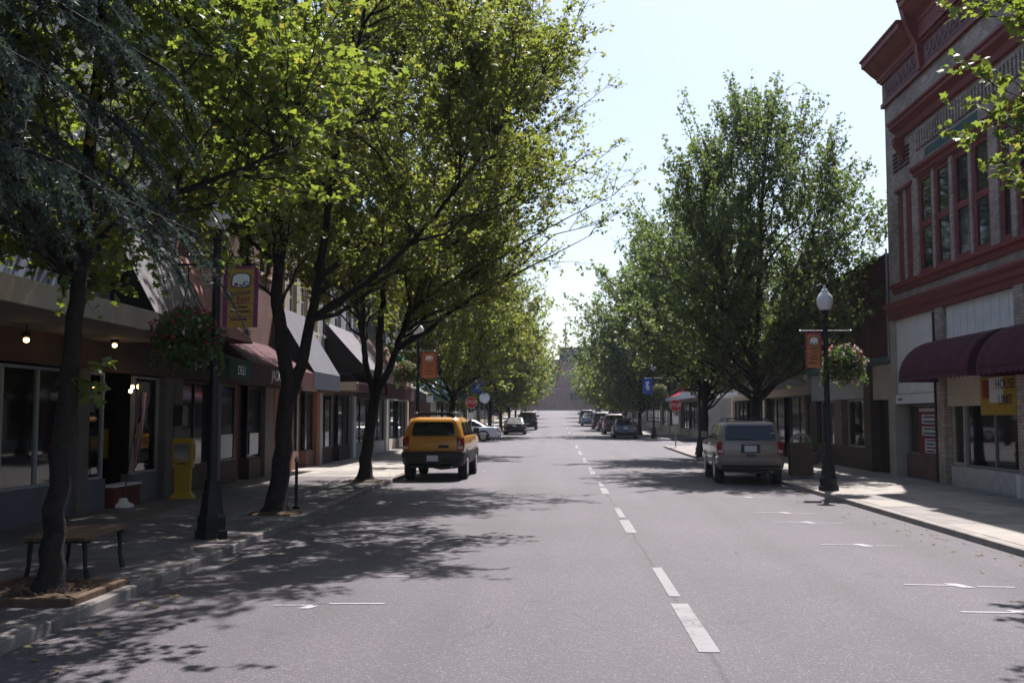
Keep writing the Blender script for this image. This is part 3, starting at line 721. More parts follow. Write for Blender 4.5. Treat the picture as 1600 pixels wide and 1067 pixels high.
for k, (ya, yb, za, zb_) in enumerate(((17.82, 18.4, .66, 1.02), (19.9, 21.0, .66, 1.04), (14.3, 15.4, .7, 1.15), (15.6, 16.9, .7, 1.0))):
    b.bx('window_notice', M_PAPER, .15, .16, ya, yb, za, zb_)
for k in range(7):
    b.bx('display_shelf', M_WOOD, 1.0, 1.5, 9.9+k*1.55, 11.1+k*1.55, .1, .9 + .25*(k % 3))
    b.bx('display_picture', pmat('picture%d' % (k % 3), [(.20, .08, .05), (.10, .14, .12), (.24, .17, .06)][k % 3], .6, .4, 9), .8, .85, 10+k*1.5, 10.7+k*1.5, 1.25, 2.05)
b.bx('amber_display', M_YELLOW, 1.0, 1.6, 17.7, 20.8, .9, 1.5)
# flat canopy
can = b.bx('canopy', M_BROWN, -1.75, -.03, 6, 18.3, 3.12, 3.36)
b.bx('fascia', M_STUCCO, -1.79, -1.752, 6, 18.32, 3.10, 3.42, can)
b.bx('soffit', pmat('soffit_cream', (.20, .18, .165), .8, .1, 2), -1.74, -.04, 6.02, 18.28, 3.095, 3.118, can)
for (Y, z) in ((15.95, 2.98), (17.6, 2.99), (14.6, 2.86), (12.6, 2.98)):
    mb = MB(); mb.lathe([(.05, .12), (.07, .09), (.075, .05), (.05, .03)], (-7.72, Y, z), 12); lh = b.part('canopy_lamp', mb, M_BLACK, smooth=True)
    mb = MB(); mb.lathe([(.005, -.035), (.03, -.025), (.042, 0), (.03, .028), (.01, .035)], (-7.72, Y, z), 12); b.part('bulb', mb, M_BULB, lh, smooth=True)
    mb = MB(); mb.tube([(-7.72, Y, z+.11), (-7.72, Y, 3.1)], .012, 6); b.part('stem', mb, M_BLACK, lh)
for (Y, X, z) in ((18.75, -7.9, 2.22), (18.95, -7.95, 2.30), (19.35, -8.0, 2.32)):
    mb = MB(); mb.lathe([(.005, -.04), (.03, -.025), (.035, 0), (.025, .03), (.01, .04)], (X, Y, z), 10); bu = b.part('entry_bulb', mb, M_BULB, smooth=True)
    mb = MB(); mb.tube([(X, Y, z+.035), (X, Y, 2.62)], .006, 5); b.part('cord', mb, M_BLACK, bu)
# high grey and pink awning
b.awning(M_GREY_C, 18.42, 21.55, 5.25, 3.5, .95, val=.0, emat=M_BLACK_C, d0=.0)

b = shop('brick_shop', 'red brick shop with maroon lettered awning behind the first street lamp', -1, 21.62, 29.4, 9.2, M_BRICK_RED, M_CREAM,
     [('pier', 21.64, 22.1), ('win', 22.12, 24.3), ('pier', 24.32, 24.7), ('win', 24.72, 26.2), ('door', 26.25, 27.25), ('win', 27.3, 28.5), ('pier', 28.52, 29.38)], nwin=4, wz=(5.75, 7.7), sign=M_BROWN, bulk=M_BROWN, pier=M_PIERD, zs=3.3)
b.awning(M_PINK_C, 21.66, 24.2, 5.25, 3.5, .95, val=.0)
b.awning(M_GREEN, 21.5+.15, 23.3, 3.42, 2.98, 1.22, val=.40, scallop=False, text='DELI', tsize=.28)
b.awning(M_MAROON2, 23.32, 29.3, 3.75, 2.98, 1.22, val=.42, scallop=False, text='JACKSON STREET', tsize=.36)
for (ya, yb) in ((24.9, 26.0), (27.5, 28.3)): b.bx('window_notice', M_PAPER, .07, .076, ya, yb, .72, 1.3)
b = shop('silver_awning_shop', 'stone shop with silver and navy sloping awning behind the forked tree', -1, 29.42, 35.2, 9.8, M_STUCCO, M_CREAM,
     [('pier', 29.44, 29.9), ('win', 29.92, 31.2), ('pier', 31.22, 31.6), ('win', 31.62, 32.6), ('door', 32.65, 33.6), ('win', 33.65, 34.7), ('pier', 34.72, 35.18)], nwin=4, sign=M_BROWN, bulk=M_BRICK_RED, pier=M_ORANGEB)
b.awning(M_SILVER_C, 29.44, 33.0, 5.0, 3.05, 1.2, val=.5, vmat=M_NAVY_C, scallop=False)
b.bx('notice_board', M_PAPER, -.03, -.01+.03, 30.2, 31.0, .95, 1.25)
b = shop('black_awning_shop', 'pale shop with black end-panelled awning and low flat canopy', -1, 35.22, 41.2, 9.0, M_STUCCO2, M_CREAM, auto_segs(35.22, 41.2), nwin=3, sign=M_BRICK_RED, bulk=M_BROWN, pier=M_STUCCO2)
b.awning(M_GREY_C, 36.0, 40.8, 5.1, 3.45, 1.5, val=.25, emat=M_BLACK_C, vmat=M_BLACK_C)
cp = b.bx('canopy', M_STUCCO, -1.3, -.04, 35.3, 41.0, 2.72, 2.95); b.bx('fascia', M_MAROON2, -1.33, -1.302, 35.3, 41.0, 2.66, 2.90, cp)
b = shop('peach_awning_shop', 'shop with peach awning and dark red valance left of the orange car', -1, 41.22, 49.6, 9.4, M_BLUEGREY, M_WHITE, auto_segs(41.22, 49.6), nwin=4, sign=M_BROWN, bulk=M_STUCCO2, pier=M_WHITE)
b.awning(M_PEACH_C, 41.4, 49.4, 5.1, 3.1, 1.35, val=.62, vmat=M_MAROON2, scallop=False)
b = shop('green_awning_shop', 'grey corner shop with green awning and small white awning before the crossing', -1, 49.62, 56.6, 9.8, M_STUCCO2, M_CREAM, auto_segs(49.62, 56.6), nwin=3, sign=M_STUCCO2, bulk=M_CREAM, pier=M_STUCCO)
b.awning(M_KELLY_C, 49.8, 52.4, 5.3, 3.9, 1.3, val=.2)
b.awning(M_SILVER_C, 53.4, 56.3, 3.7, 2.9, 1.45, val=.42)
# right row
b = shop('timber_front_shop', 'brown shop with recessed upper floor behind the parked tan car', 1, 39.62, 47.6, 6.2, M_BROWN, M_STUCCO2, auto_segs(39.62, 47.6), nwin=2, sign=M_STUCCO, bulk=M_BROWN, pier=M_BROWN, wz=(4.0, 5.4))
cp = b.bx('canopy', M_STUCCO2, -1.4, -.04, 39.7, 47.5, 2.9, 3.15)
b = shop('blue_sign_shop', 'corner shop with small blue sign and white canopy edge right of the stop sign', 1, 47.62, 56.6, 7.2, M_BRICK_RED, M_CREAM, auto_segs(47.62, 56.6), nwin=3, sign=M_STUCCO, bulk=M_STUCCO2, pier=M_CREAM)
b.bx('blue_sign', pmat('sign_blue', (.02, .07, .30), .5), -.75, -.06, 48.6, 48.7, 3.2, 3.7); b.bx('white_canopy', M_WHITE, -1.2, -.04, 48.0, 56.0, 2.75, 2.9)

# beyond the crossing
rnd = random.Random(11)
pal = [M_BRICK_RED, M_STUCCO, M_STUCCO2, M_CREAM, M_BRICK_TAN, M_BROWN]
names = {-1: ['teal awning corner store beyond the crossing on the left', 'pale store second beyond the crossing on the left', 'tall store third beyond the crossing on the left', 'store fourth beyond the crossing on the left', 'store fifth beyond the crossing on the left', 'farthest store on the left before the hilltop'],
          1: ['red awning corner store beyond the crossing on the right', 'pale store second beyond the crossing on the right', 'tall store third beyond the crossing on the right', 'store fourth beyond the crossing on the right', 'store fifth beyond the crossing on the right', 'farthest store on the right before the hilltop']}
for s in (-1, 1):
    y = 69.4
    for k in range(6):
        w = [11, 14, 16, 20, 26, 30][k]; H = [8.2, 9.4, 7.4, 10, 8, 9][(k + (s > 0)*2) % 6]
        z = rz(y+w*.4)
        b = shop('far_store', names[s][k], s, y, y+w, H, pal[(k*2+(s > 0)) % 6], M_CREAM, auto_segs(y, y+w), nwin=max(3, w//4), sign=pal[(k+3) % 6], pier=M_CREAM, z=z, group='stores beyond the crossing')
        if k == 0 and s < 0:
            b.awning(M_TEAL_C, y+.1, y+8, 4.4, 3.0, 1.5, val=.3)
            # side awning facing the crossing, lettered
            zz = z; mb = MB()
            pts = [(-16, 69.38), (-6.7, 69.38)]
            mb.add([(-16, 69.36, zz+4.4), (-8.0, 69.36, zz+4.4), (-6.6, 67.9, zz+3.0), (-16, 67.9, zz+3.0)], [(0, 1, 2, 3)])
            a = b.part('awning', mb, M_TEAL_C, solid=.02)
            mb = MB(); mb.box(-16, -6.6, 67.88, 67.9, zz+2.55, zz+2.99); b.part('valance', mb, M_TEAL_C, a)
            t = text_mesh('lettering', 'ON', 1.0, M_SIGNW, a, (-8.7-b.o[0], 68.45-b.o[1], zz+3.62-b.o[2]), (R(45), 0, 0))
        if k == 0 and s > 0: b.awning(pmat('red_canvas', (.30, .02, .03), .7), y+.3, y+7, 3.9, 2.9, 1.5, val=.3, vmat=M_WHITE)
        y += w + .1

# brick block closing the view over the hill
E_Y = 300
far = thing('brick_hall', 'pinkish brick hall with dark roof storey closing the far end of street', 'building', (0, E_Y, 2.6))
FO = (0, E_Y, 2.6)
def fpart(name, mat, x0, x1, y0, y1, z0, z1, parent=far):
    mb = MB(); mb.box(x0, x1, y0, y1, z0, z1); return mb.build(name, mat, parent, FO)
# south facade with window openings (face toward -Y)
def fwall(x0, x1, z0, z1, holes, mat, y):
    mb = MB(); wall_holes(mb, 0, 1, x0, x1, z0, z1, holes, .5)
    mb.v = [(p[1], y + p[0], p[2]) for p in mb.v]; return mb.build('wall', mat, far, FO)
hs = []
for xw in (-9.5, 4.2, 8.2, 12.2):
    for zw in (6.5, 11.2, 14.4): hs.append((xw, xw+2.3, zw, zw+2.3))
fwall(-16, 22, 2.4, 18.2, hs, M_BRICK_PINK, E_Y)
fpart('rear_block', M_BRICK_PINK, -15.9, 21.9, E_Y+.5, E_Y+20, 2.4, 18.1)
for h in hs:
    mb = MB(); mb.box(h[0], h[1], E_Y+.3, E_Y+.4, h[2], h[3]); w = mb.build('window', M_DGLASS, far, FO)
    fpart('mullion', M_STUCCO2, (h[0]+h[1])/2-.06, (h[0]+h[1])/2+.06, E_Y+.2, E_Y+.3, h[2], h[3], w); fpart('sill', M_STUCCO2, h[0]-.1, h[1]+.1, E_Y-.15, E_Y+.2, h[2]-.2, h[2]-.01, w)
M_SLATE = pmat('slate_storey', (.10, .085, .095), .8, .15, .6)
fpart('upper_storey', M_SLATE, 1.2, 22, E_Y+2, E_Y+19, 18.2, 21.6); fpart('roof_edge', M_BROWN, .9, 22.3, E_Y+1.7, E_Y+19.3, 21.6, 22.1)
fpart('string_course', M_STUCCO2, -16.1, 22.1, E_Y-.2, E_Y-.01, 13.7, 13.95); fpart('string_course', M_STUCCO2, -16.1, 22.1, E_Y-.2, E_Y-.01, 9.6, 9.8)
fpart('roof_edge', M_BROWN, -16.2, 22.2, E_Y-.25, E_Y-.01, 17.7, 18.35)
mb = MB(); mb.tube([(3.0, E_Y+3, 21.9), (3.0, E_Y+3, 25), (3.0, E_Y+3, 29.5)], [.22, .18, .12], 8); ms = mb.build('roof_mast', M_GALV, far, FO, smooth=True)
mb = MB(); mb.box(2.3, 3.7, E_Y+2.95, E_Y+3.05, 27.4, 27.55); mb.build('crossarm', M_BARKD, ms, FO)
for zz in (27.5, 24.0):
    mb = MB(); mb.tube([(3.6 + 60*t, E_Y+3 + 3*t, zz + 2*t - 12*t*(1-t)*.35) for t in [k/16 for k in range(17)]], .03, 5); mb.build('wire', M_BLACK, ms, FO)
# ------------------------------------------------------------------ street furniture
def lamp_post(label, x, y, sc=1.0, z=None, group='street lamps'):
    z = rz(y)+KH if z is None else z
    t = thing('street_lamp', label, 'street lamp', (x, y, z), 0, group)
    mb = MB(); mb.lathe([(.23, 0), (.23, .10), (.20, .12), (.205, .28), (.17, .34), (.15, .5), (.135, .62), (.12, .66), (.10, .78), (.085, .80)], n=8); mb.build('base', M_IRON, t)
    mb = MB(); mb.lathe([(.075, .79), (.07, 1.6), (.058, 3.0), (.052, 3.95*sc)], n=14); mb.build('pole', M_IRON, t, smooth=True)
    mb = MB()
    for k in range(8):
        a = 2*math.pi*k/8; mb.tube([(.145*math.cos(a), .145*math.sin(a), .38), (.09*math.cos(a), .09*math.sin(a), .79)], .012, 4)
    mb.build('fluting', M_IRON, t)
    H = 3.95*sc
    mb = MB(); mb.lathe([(.052, H-.02), (.085, H), (.06, H+.05), (.10, H+.10), (.115, H+.14), (.10, H+.15)], n=16); mb.build('collar', M_IRON, t, smooth=True)
    mb = MB(); mb.lathe([(.095, H+.145), (.15, H+.21), (.185, H+.32), (.18, H+.41), (.14, H+.50), (.10, H+.54), (.095, H+.56), (.06, H+.60)], n=20); g = mb.build('globe', M_GLOBE, t, smooth=True)
    mb = MB(); mb.lathe([(.062, H+.595), (.075, H+.61), (.05, H+.63), (.03, H+.66), (.035, H+.69), (.012, H+.73)], n=12); mb.build('finial', M_GLOBE, g, smooth=True)
    A = 3.62*sc
    for sgn in (-1, 1):
        mb = MB(); mb.tube([(sgn*.05, 0, A), (sgn*.56, 0, A)], .016, 8); arm = mb.build('arm', M_IRON if group != 'x' else M_GALV, t, smooth=True)
        mb = MB(); mb.lathe([(.004, -.03), (.026, -.015), (.03, 0), (.026, .015), (.004, .03)], (sgn*.575, 0, A), 10); mb.build('knob', M_GALV, arm, smooth=True)
    return t, A

def banner(label, x, y, z_top, side, w, h, cloth, edge, ink, kind='fest'):
    """flat printed cloth hung from a lamp arm, facing along the street"""
    x0 = x + (.10 if side > 0 else -.10-w); o = (x0, y, z_top-h)
    t = thing('street_banner', label, 'banner', o, 0, 'street banners')
    mb = MB(); n = 8
    mb.grid(lambda u, v: (x0+w*u, y+.018*math.sin(u*5+v*3)*(1-v*.8), z_top-h+h*v), [i/n for i in range(n+1)], [i/10 for i in range(11)])
    c = mb.build('cloth', cloth, t, o, solid=.006)
    def pr(name, mat, u0, u1, v0, v1, e=.012):
        mb = MB(); m = 5
        mb.grid(lambda u, v: (x0+w*u, y-e*.5-.004+.018*math.sin(u*5+v*3)*(1-v*.8), z_top-h+h*v), [u0+(u1-u0)*i/m for i in range(m+1)], [v0+(v1-v0)*i/m for i in range(m+1)])
        return mb.build(name, mat, c, o)
    pr('border', edge, 0, .12, 0, 1); pr('border', edge, .88, 1, 0, 1); pr('border', edge, .12, .88, .95, 1)
    if kind == 'fest':
        for v in (.385, .17): pr('rule', edge, .14, .86, v, v+.012)
        cx, cz = x0+w*.52, z_top-h+h*.76; rw, rh = w*.24, h*.105
        shp = lambda k: [(cx+k*rw*a, cz+k*rh*b_) for a, b_ in ((-.95, .55), (-.55, .95), (0, 1.0), (.6, .98), (.95, .7), (1.05, .1), (1.0, -.55), (.7, -.95), (0, -1.02), (-.6, -.98), (-1.05, -.75), (-1.0, -.1))]
        mb = MB(); mb.prism(shp(1.14), 'y', y-.026, y-.022); mb.build('emblem_outline', ink, c, o)
        mb = MB(); mb.prism(shp(1.0), 'y', y-.032, y-.027); e = mb.build('emblem', M_SIGNW, c, o)
        for (a0, a1, b0, b1) in ((-.75, -.35, -.85, -.45), (-.2, .25, -.9, -.68), (.3, .38, -.85, -.2)):
            mb = MB(); mb.box(cx+rw*a0, cx+rw*a1, y-.037, y-.033, cz+rh*b0, cz+rh*b1); mb.build('emblem_mark', ink, c, o)
        mb = MB(); mb.tube([(cx+rw*(.66+.24*math.cos(q)), y-.036, cz+rh*(-.5+.24*math.sin(q)*rw/rh)) for q in [k*.6 for k in range(10)]], rw*.045, 5); mb.build('emblem_mark', ink, c, o)
        for (s_, u, v, sz) in (('Antique', .50, .555, .098), ('Fest', .60, .455, .115)):
            tm = text_mesh('lettering', s_, sz*w/.5, ink, c, (w*u, -.028, h*v), (math.pi/2, 0, 0), extrude=.001)
            tm.rotation_euler = (math.pi/2, R(-8), 0)
        for v, a, b_ in ((.33, .3, .7), (.255, .22, .78), (.13, .22, .7)): pr('small_print', ink, a, b_, v-.014, v+.012, .014)
    else:
        for v, a, b_ in ((.72, .3, .7), (.58, .35, .6), (.44, .28, .7), (.3, .4, .72)): pr('motif', M_SIGNW, a, b_, v, v+.09, .014)
    return t

def leaf_cloud(rng, centers, size, k=4, aspect=.6):
    """small folded leaf faces at given centres"""
    n = len(centers)
    d = rng.normal(size=(n, 3)); d /= np.linalg.norm(d, axis=1)[:, None]
    q = rng.normal(size=(n, 3)); q -= d*np.sum(q*d, 1)[:, None]; q /= np.linalg.norm(q, axis=1)[:, None]
    nn = np.cross(d, q); s = size*rng.uniform(.6, 1.3, n)[:, None]
    A = centers - d*s*.5; B = centers + q*s*aspect*.5 + nn*s*.12; C = centers + d*s*.5; D = centers - q*s*aspect*.5 + nn*s*.12
    V = np.stack([A, B, C, D], 1).reshape(-1, 3); F = np.arange(4*n).reshape(-1, 4)
    return V, F

M_BASKLEAF = leaf_mat('basket_leaves', [(0, (.02, .045, .012)), (.6, (.04, .08, .02)), (1, (.07, .11, .03))], .35, (.2, .3, .04))
M_FRED = leaf_mat('red_petals', [(0, (.22, .012, .018)), (.6, (.34, .03, .04)), (1, (.42, .12, .15))], .3, (.5, .06, .07))
M_FPALE = leaf_mat('pale_petals', [(0, (.45, .36, .36)), (.5, (.40, .2, .25)), (1, (.5, .47, .42))], .3, (.7, .5, .5))
M_COIR = pmat('coir_liner', (.05, .035, .02), .95, .3, 20)
def basket(label, x, y, z_arm, side, r=.44, seed=1, red=.7, drop=.55):
    rng = np.random.default_rng(seed); cx = x+side*.40; zc = z_arm-drop-.28
    t = thing('hanging_basket', label, 'flower basket', (cx, y, zc-.35), 0, 'hanging flower baskets'); o = (cx, y, zc-.35)
    mb = MB(); mb.lathe([(.03, -.30), (.14, -.25), (.22, -.14), (.26, 0.0), (.25, .02)], (cx, y, zc), 14); mb.build('liner', M_COIR, t, o, smooth=True)
    mb = MB(); mb.tube([(cx, y, z_arm-.015), (cx, y, z_arm-.22)], .008, 5); h = mb.build('hook', M_IRON, t, o)
    for k in range(3):
        a = 2*math.pi*k/3+.4; mb = MB(); mb.tube([(cx, y, z_arm-.22), (cx+.25*math.cos(a), y+.25*math.sin(a), zc+.02)], .006, 4); mb.build('chain', M_IRON, h, o)
    n = 2600; d = rng.normal(size=(n, 3)); d /= np.linalg.norm(d, axis=1)[:, None]
    rad = r*rng.uniform(.55, 1.05, n)*(1+.12*np.sin(d[:, 0]*7+seed)*np.cos(d[:, 2]*6)); P = d*rad[:, None]; P[:, 2] *= np.where(P[:, 2] < 0, 1.05, .8)
    P += np.array([cx, y, zc])
    ns = 34; a = rng.uniform(0, 6.28, ns); Ld = rng.uniform(.12, .42, ns)      # trailing stems
    tl = np.concatenate([np.stack([cx+np.cos(a[i])*(r*.92+.06*q), y+np.sin(a[i])*(r*.92+.06*q), zc-.15*r-q*Ld[i]-.1], 1) for i in range(ns) for q in [np.linspace(0, 1, 16)]]); tl += rng.normal(size=tl.shape)*.018
    P = np.concatenate([P, tl])
    V, F = leaf_cloud(rng, P, .075); me = mesh_np('foliage', V-np.array(o), F); me.materials.append(M_BASKLEAF); f = link(bpy.data.objects.new('foliage', me), t); tag(f, kind='stuff')
    for nm, mat, cnt in (('red_blossom', M_FRED, int(100*red)), ('pale_blossom', M_FPALE, int(100*(1-red))+20)):
        d = rng.normal(size=(cnt, 3)); d[:, 2] += .25; d /= np.linalg.norm(d, axis=1)[:, None]
        P = d*r*rng.uniform(.92, 1.1, cnt)[:, None]; P[:, 2] *= np.where(P[:, 2] < 0, 1.05, .8); P += np.array([cx, y, zc])
        P = np.repeat(P, 4, 0) + rng.normal(size=(cnt*4, 3))*.014
        V, F = leaf_cloud(rng, P, .05, aspect=.9); me = mesh_np(nm, V-np.array(o), F); me.materials.append(mat); f = link(bpy.data.objects.new(nm, me), t); tag(f, kind='stuff')
    return t

M_BYEL = pmat('banner_yellow', (.42, .25, .065), .8, .15, 5); M_BORG = pmat('banner_orange', (.46, .20, .07), .8, .15, 5)
M_BPUR = pmat('banner_purple', (.18, .05, .12), .8, .12, 5); M_BRED = pmat('banner_rose', (.36, .07, .10), .8, .12, 5)
M_BINK = pmat('banner_ink', (.05, .02, .07), .8, .1, 5); M_BBLUE = pmat('banner_blue', (.025, .07, .30), .8, .15, 5); M_BBRN = pmat('banner_brown', (.13, .06, .04), .8, .15, 5)
lx, ly = -4.76, 14.11
_, A = lamp_post('black street lamp in shade between the bench and the forked tree', lx, ly, 1.05)
banner('yellow purple-edged banner on the shaded lamp nearest the camera', lx, ly, rz(ly)+KH+A-.02, 1, .50, .87, M_BYEL, M_BPUR, M_BINK)
basket('red flower basket hanging on the shaded lamp nearest the camera', lx, ly, KH+A, -1, .47, 1, .92, .70)
lx, ly = 6.18, 23.66
_, A = lamp_post('black street lamp with clear white globe on the sunny right sidewalk', lx, ly, 1.0)
banner('orange banner on the lamp on the sunny right sidewalk', lx, ly, KH+A-.04, -1, .36, .80, M_BORG, M_BRED, M_BINK)
basket('pink and white flower basket on the lamp on the right sidewalk', lx, ly, KH+A, 1, .47, 2, .4, .42)
lx, ly = -4.72, 35.0
_, A = lamp_post('black street lamp rising behind the orange car', lx, ly, 1.08)
banner('orange banner above the orange car', lx, ly, rz(ly)+KH+A-.04, 1, .55, .88, M_BORG, M_BRED, M_BINK)
basket('white-topped flower basket above the orange car', lx, ly, KH+A, -1, .42, 3, .25, .42)
lx, ly = 6.0, 61.0+9
_, A = lamp_post('street lamp with blue banner beyond the right stop sign', 6.62, 69.6, 1.12)
banner('blue banner on the lamp beyond the right stop sign', 6.62, 69.6, rz(69.6)+KH+A-.04, -1, .62, 1.05, M_BBLUE, M_BBLUE, M_BINK, 'blue')
basket('pink flower basket on the lamp beyond the right stop sign', 6.62, 69.6, rz(69.6)+KH+A, 1, .50, 4, .4, .5)
_, A = lamp_post('street lamp with brown banner by the dark tree trunk on the right', 6.35, 45.6, 1.0)
banner('brown banner beside the dark tree trunk on the right', 6.35, 45.6, KH+A-.04, -1, .58, .82, M_BBRN, M_BBRN, M_BINK, 'plain')
_, A = lamp_post('street lamp with blue banner behind the left stop sign', -4.75, 59.0-2.2, 1.05)
banner('blue banner above the left stop sign', -4.75, 56.8, rz(56.8)+KH+A-.04, 1, .62, .9, M_BBLUE, M_BBLUE, M_BINK, 'blue')

def octa(r): return [(r*math.cos(math.pi/8+math.pi/4*k), r*math.sin(math.pi/8+math.pi/4*k)) for k in range(8)]
def stop_sign(label, x, y, zc, r=.33):
    z0 = rz(y)+KH; t = thing('stop_sign', label, 'stop sign', (x, y, z0), 0, 'stop signs')
    mb = MB(); mb.box(-.03, .03, .012, .05, 0, zc+.3); mb.build('post', M_GALV, t)
    for nm, mat, rr, a, b in (('rim', M_SIGNW, r, -.002, .006), ('plate', M_STOP, r*.94, -.008, -.003)):
        mb = MB(); mb.prism([(p, q+zc) for p, q in octa(rr)], 'y', a, b); pl = mb.build(nm, mat, t)
    text_mesh('lettering', 'STOP', r*.82, M_SIGNW, pl, (0, -.012, zc), (math.pi/2, 0, 0), sx=.82)
    mb = MB(); mb.box(-.15, .15, -.006, .004, zc-.95, zc-.55); mb.build('lower_plate', M_SIGNW, t)
    return t
stop_sign('red stop sign on the left corner behind the orange car', -4.55, 55.2, 2.35)
stop_sign('red stop sign on the right corner before the crossing', 6.33, 54.6, 2.18)
def round_sign(name, label, x, y, zc, shape):
    z0 = rz(y)+KH; t = thing(name, label, 'sign', (x, y, z0))
    mb = MB(); mb.tube([(0, .03, 0), (0, .03, zc+.2)], .03, 6); mb.build('post', M_GALV, t)
    mb = MB()
    if shape == 'disc': mb.disc((0, 0, zc), .36, 'y', 20, .01); mb.build('plate', M_SIGNW, t)
    else:
        mb.box(-.19, .19, -.005, .005, zc-.1, zc+.5); mb.build('plate', M_SIGNW, t)
        mb = MB(); mb.box(-.2, .2, -.005, .005, zc-.65, zc-.15); mb.build('lower_plate', M_SIGNW, t)
round_sign('round_sign', 'round white sign behind the left stop sign', -4.95, 71.4, 2.75, 'disc')
round_sign('parking_sign', 'pair of small white plates on a post beyond the crossing', -4.7, 77.0, 2.6, 'rect')

# bench
t = thing('park_bench', 'backless wooden slat bench with black iron legs behind the near tree', 'bench', (-5.14, 10.85, KH), R(4))
for k in range(6):
    mb = MB(); x = -.30+k*.112; mb.bbox(x, x+.095, -.62, .62, .415, .45, .008); mb.build('slat', M_WOOD, t)
for sy in (-1, 1):
    mb = MB(); mb.box(-.30, .36, sy*.5-.02, sy*.5+.02, .385, .413); mb.build('cross_rail', M_IRON, t)
    for sx in (-1, 1):
        mb = MB(); mb.tube([(sx*.27+.03, sy*.5, .39), (sx*.28+.03, sy*.5, .28), (sx*.285+.03, sy*.5, .15), (sx*.315+.03, sy*.5, .0)], [.028, .024, .022, .03], 8); mb.build('leg', M_IRON, t, smooth=True)
mb = MB(); mb.tube([(.03, -.5, .36), (.03, .5, .36)], .014, 6); mb.build('brace', M_IRON, t)
# tree pit of timber edging
t = thing('tree_pit', 'square timber-edged planting pit at the foot of the near tree', 'tree pit', (-4.84, 9.6, KH))
M_SOIL = pmat('mulch', (.075, .05, .032), .95, .45, 25, 1.0, 60)
rg = random.Random(2)
mb = MB(); mb.grid(lambda u, v: (-.5+u, -.55+1.1*v, .012+.035*math.sin(u*9+v*4)*math.sin(v*11)+.03), [i/14 for i in range(15)], [i/14 for i in range(15)]); so = mb.build('soil', M_SOIL, t); 
for (x0, x1, y0, y1) in ((-.56, .56, -.64, -.555), (-.56, .56, .555, .64), (-.58, -.505, -.55, .55), (.505, .58, -.55, .10), (.50, .575, .12, .55)):
    mb = MB(); mb.bbox(x0, x1, y0, y1, -.01, .045 + rg.uniform(0, .025), .008); o = mb.build('edging_board', M_WOOD, t); o.rotation_euler.z = rg.uniform(-.03, .03)
for k in range(60):
    mb = MB(); a, r0 = rg.uniform(0, 6.28), rg.uniform(.2, .5); x, y = r0*math.cos(a), r0*math.sin(a); w = rg.uniform(.02, .05)
    mb.add([(x-w, y-w*.4, .05), (x+w, y-w*.3, .06), (x+w*.8, y+w*.4, .055), (x-w*.7, y+w*.35, .065), (x, y, .09)], [(0, 1, 4), (1, 2, 4), (2, 3, 4), (3, 0, 4)]); mb.build('wood_chip', M_WOOD if k % 3 else M_SOIL, t)
for k, (x, y) in enumerate(((-4.81, 17.55), (-4.92, 26.4))):
    t = thing('tree_pit', ['soil pit at the foot of the forked tree', 'soil pit at the foot of the tree by the orange car'][k], 'tree pit', (x, y, KH))
    mb = MB(); mb.lathe([(.50, 0.0), (.48, .03), (.3, .06), (.05, .07)], n=22, sx=.9, sy=1.1); mb.build('soil', M_SOIL, t, smooth=True)
    for (x0, x1, y0, y1) in ((-.52, .52, -.60, -.56), (-.52, .52, .56, .60), (-.56, -.52, -.6, .6), (.52, .56, -.6, .6)):
        mb = MB(); mb.box(x0, x1, y0, y1, -.01, .02); mb.build('edging_board', M_KERB, t)
# newspaper box
t = thing('newspaper_box', 'yellow newspaper box beside the shop wall', 'newspaper box', (-7.66, 20.9, KH), R(12))
mb = MB(); mb.bbox(-.2, .2, -.21, .21, .62, 1.22, .02); mb.build('case', M_YELLOW, t)
mb = MB(); mb.box(-.15, .15, -.222, -.212, .78, 1.12); mb.build('window', M_DGLASS, t)
mb = MB(); mb.box(-.08, .08, -.25, -.214, .70, .73); mb.build('handle', M_BLACK, t)
mb = MB(); mb.box(.205, .23, -.08, .08, .8, 1.1); mb.build('coin_box', M_YELLOW, t)
mb = MB(); mb.add([(-.15, -.15, .12), (.15, -.15, .12), (.15, .15, .12), (-.15, .15, .12), (-.16, -.17, .62), (.16, -.17, .62), (.16, .17, .62), (-.16, .17, .62)], [(0,3,2,1),(4,5,6,7),(0,1,5,4),(1,2,6,5),(2,3,7,6),(3,0,4,7)]); mb.build('pedestal', M_YELLOW, t)
mb = MB(); mb.add([(-.24, -.24, 0), (.24, -.24, 0), (.24, .24, 0), (-.24, .24, 0), (-.15, -.15, .13), (.15, -.15, .13), (.15, .15, .13), (-.15, .15, .13)], [(0,3,2,1),(4,5,6,7),(0,1,5,4),(1,2,6,5),(2,3,7,6),(3,0,4,7)]); mb.build('foot', M_YELLOW, t)
# wall mailbox
t = thing('wall_mailbox', 'black mailbox mounted on the pilaster above the yellow newspaper box', 'mailbox', (-8.06, 21.7, 1.55))
mb = MB(); mb.prism([(-.17, 0), (.17, 0), (.17, .38), (.10, .44), (-.10, .44), (-.17, .38)], 'x', -.07, .12); mb.build('case', M_BLACK, t)
mb = MB(); mb.box(.12, .135, -.16, .16, .30, .37); mb.build('flap', M_IRON, t)
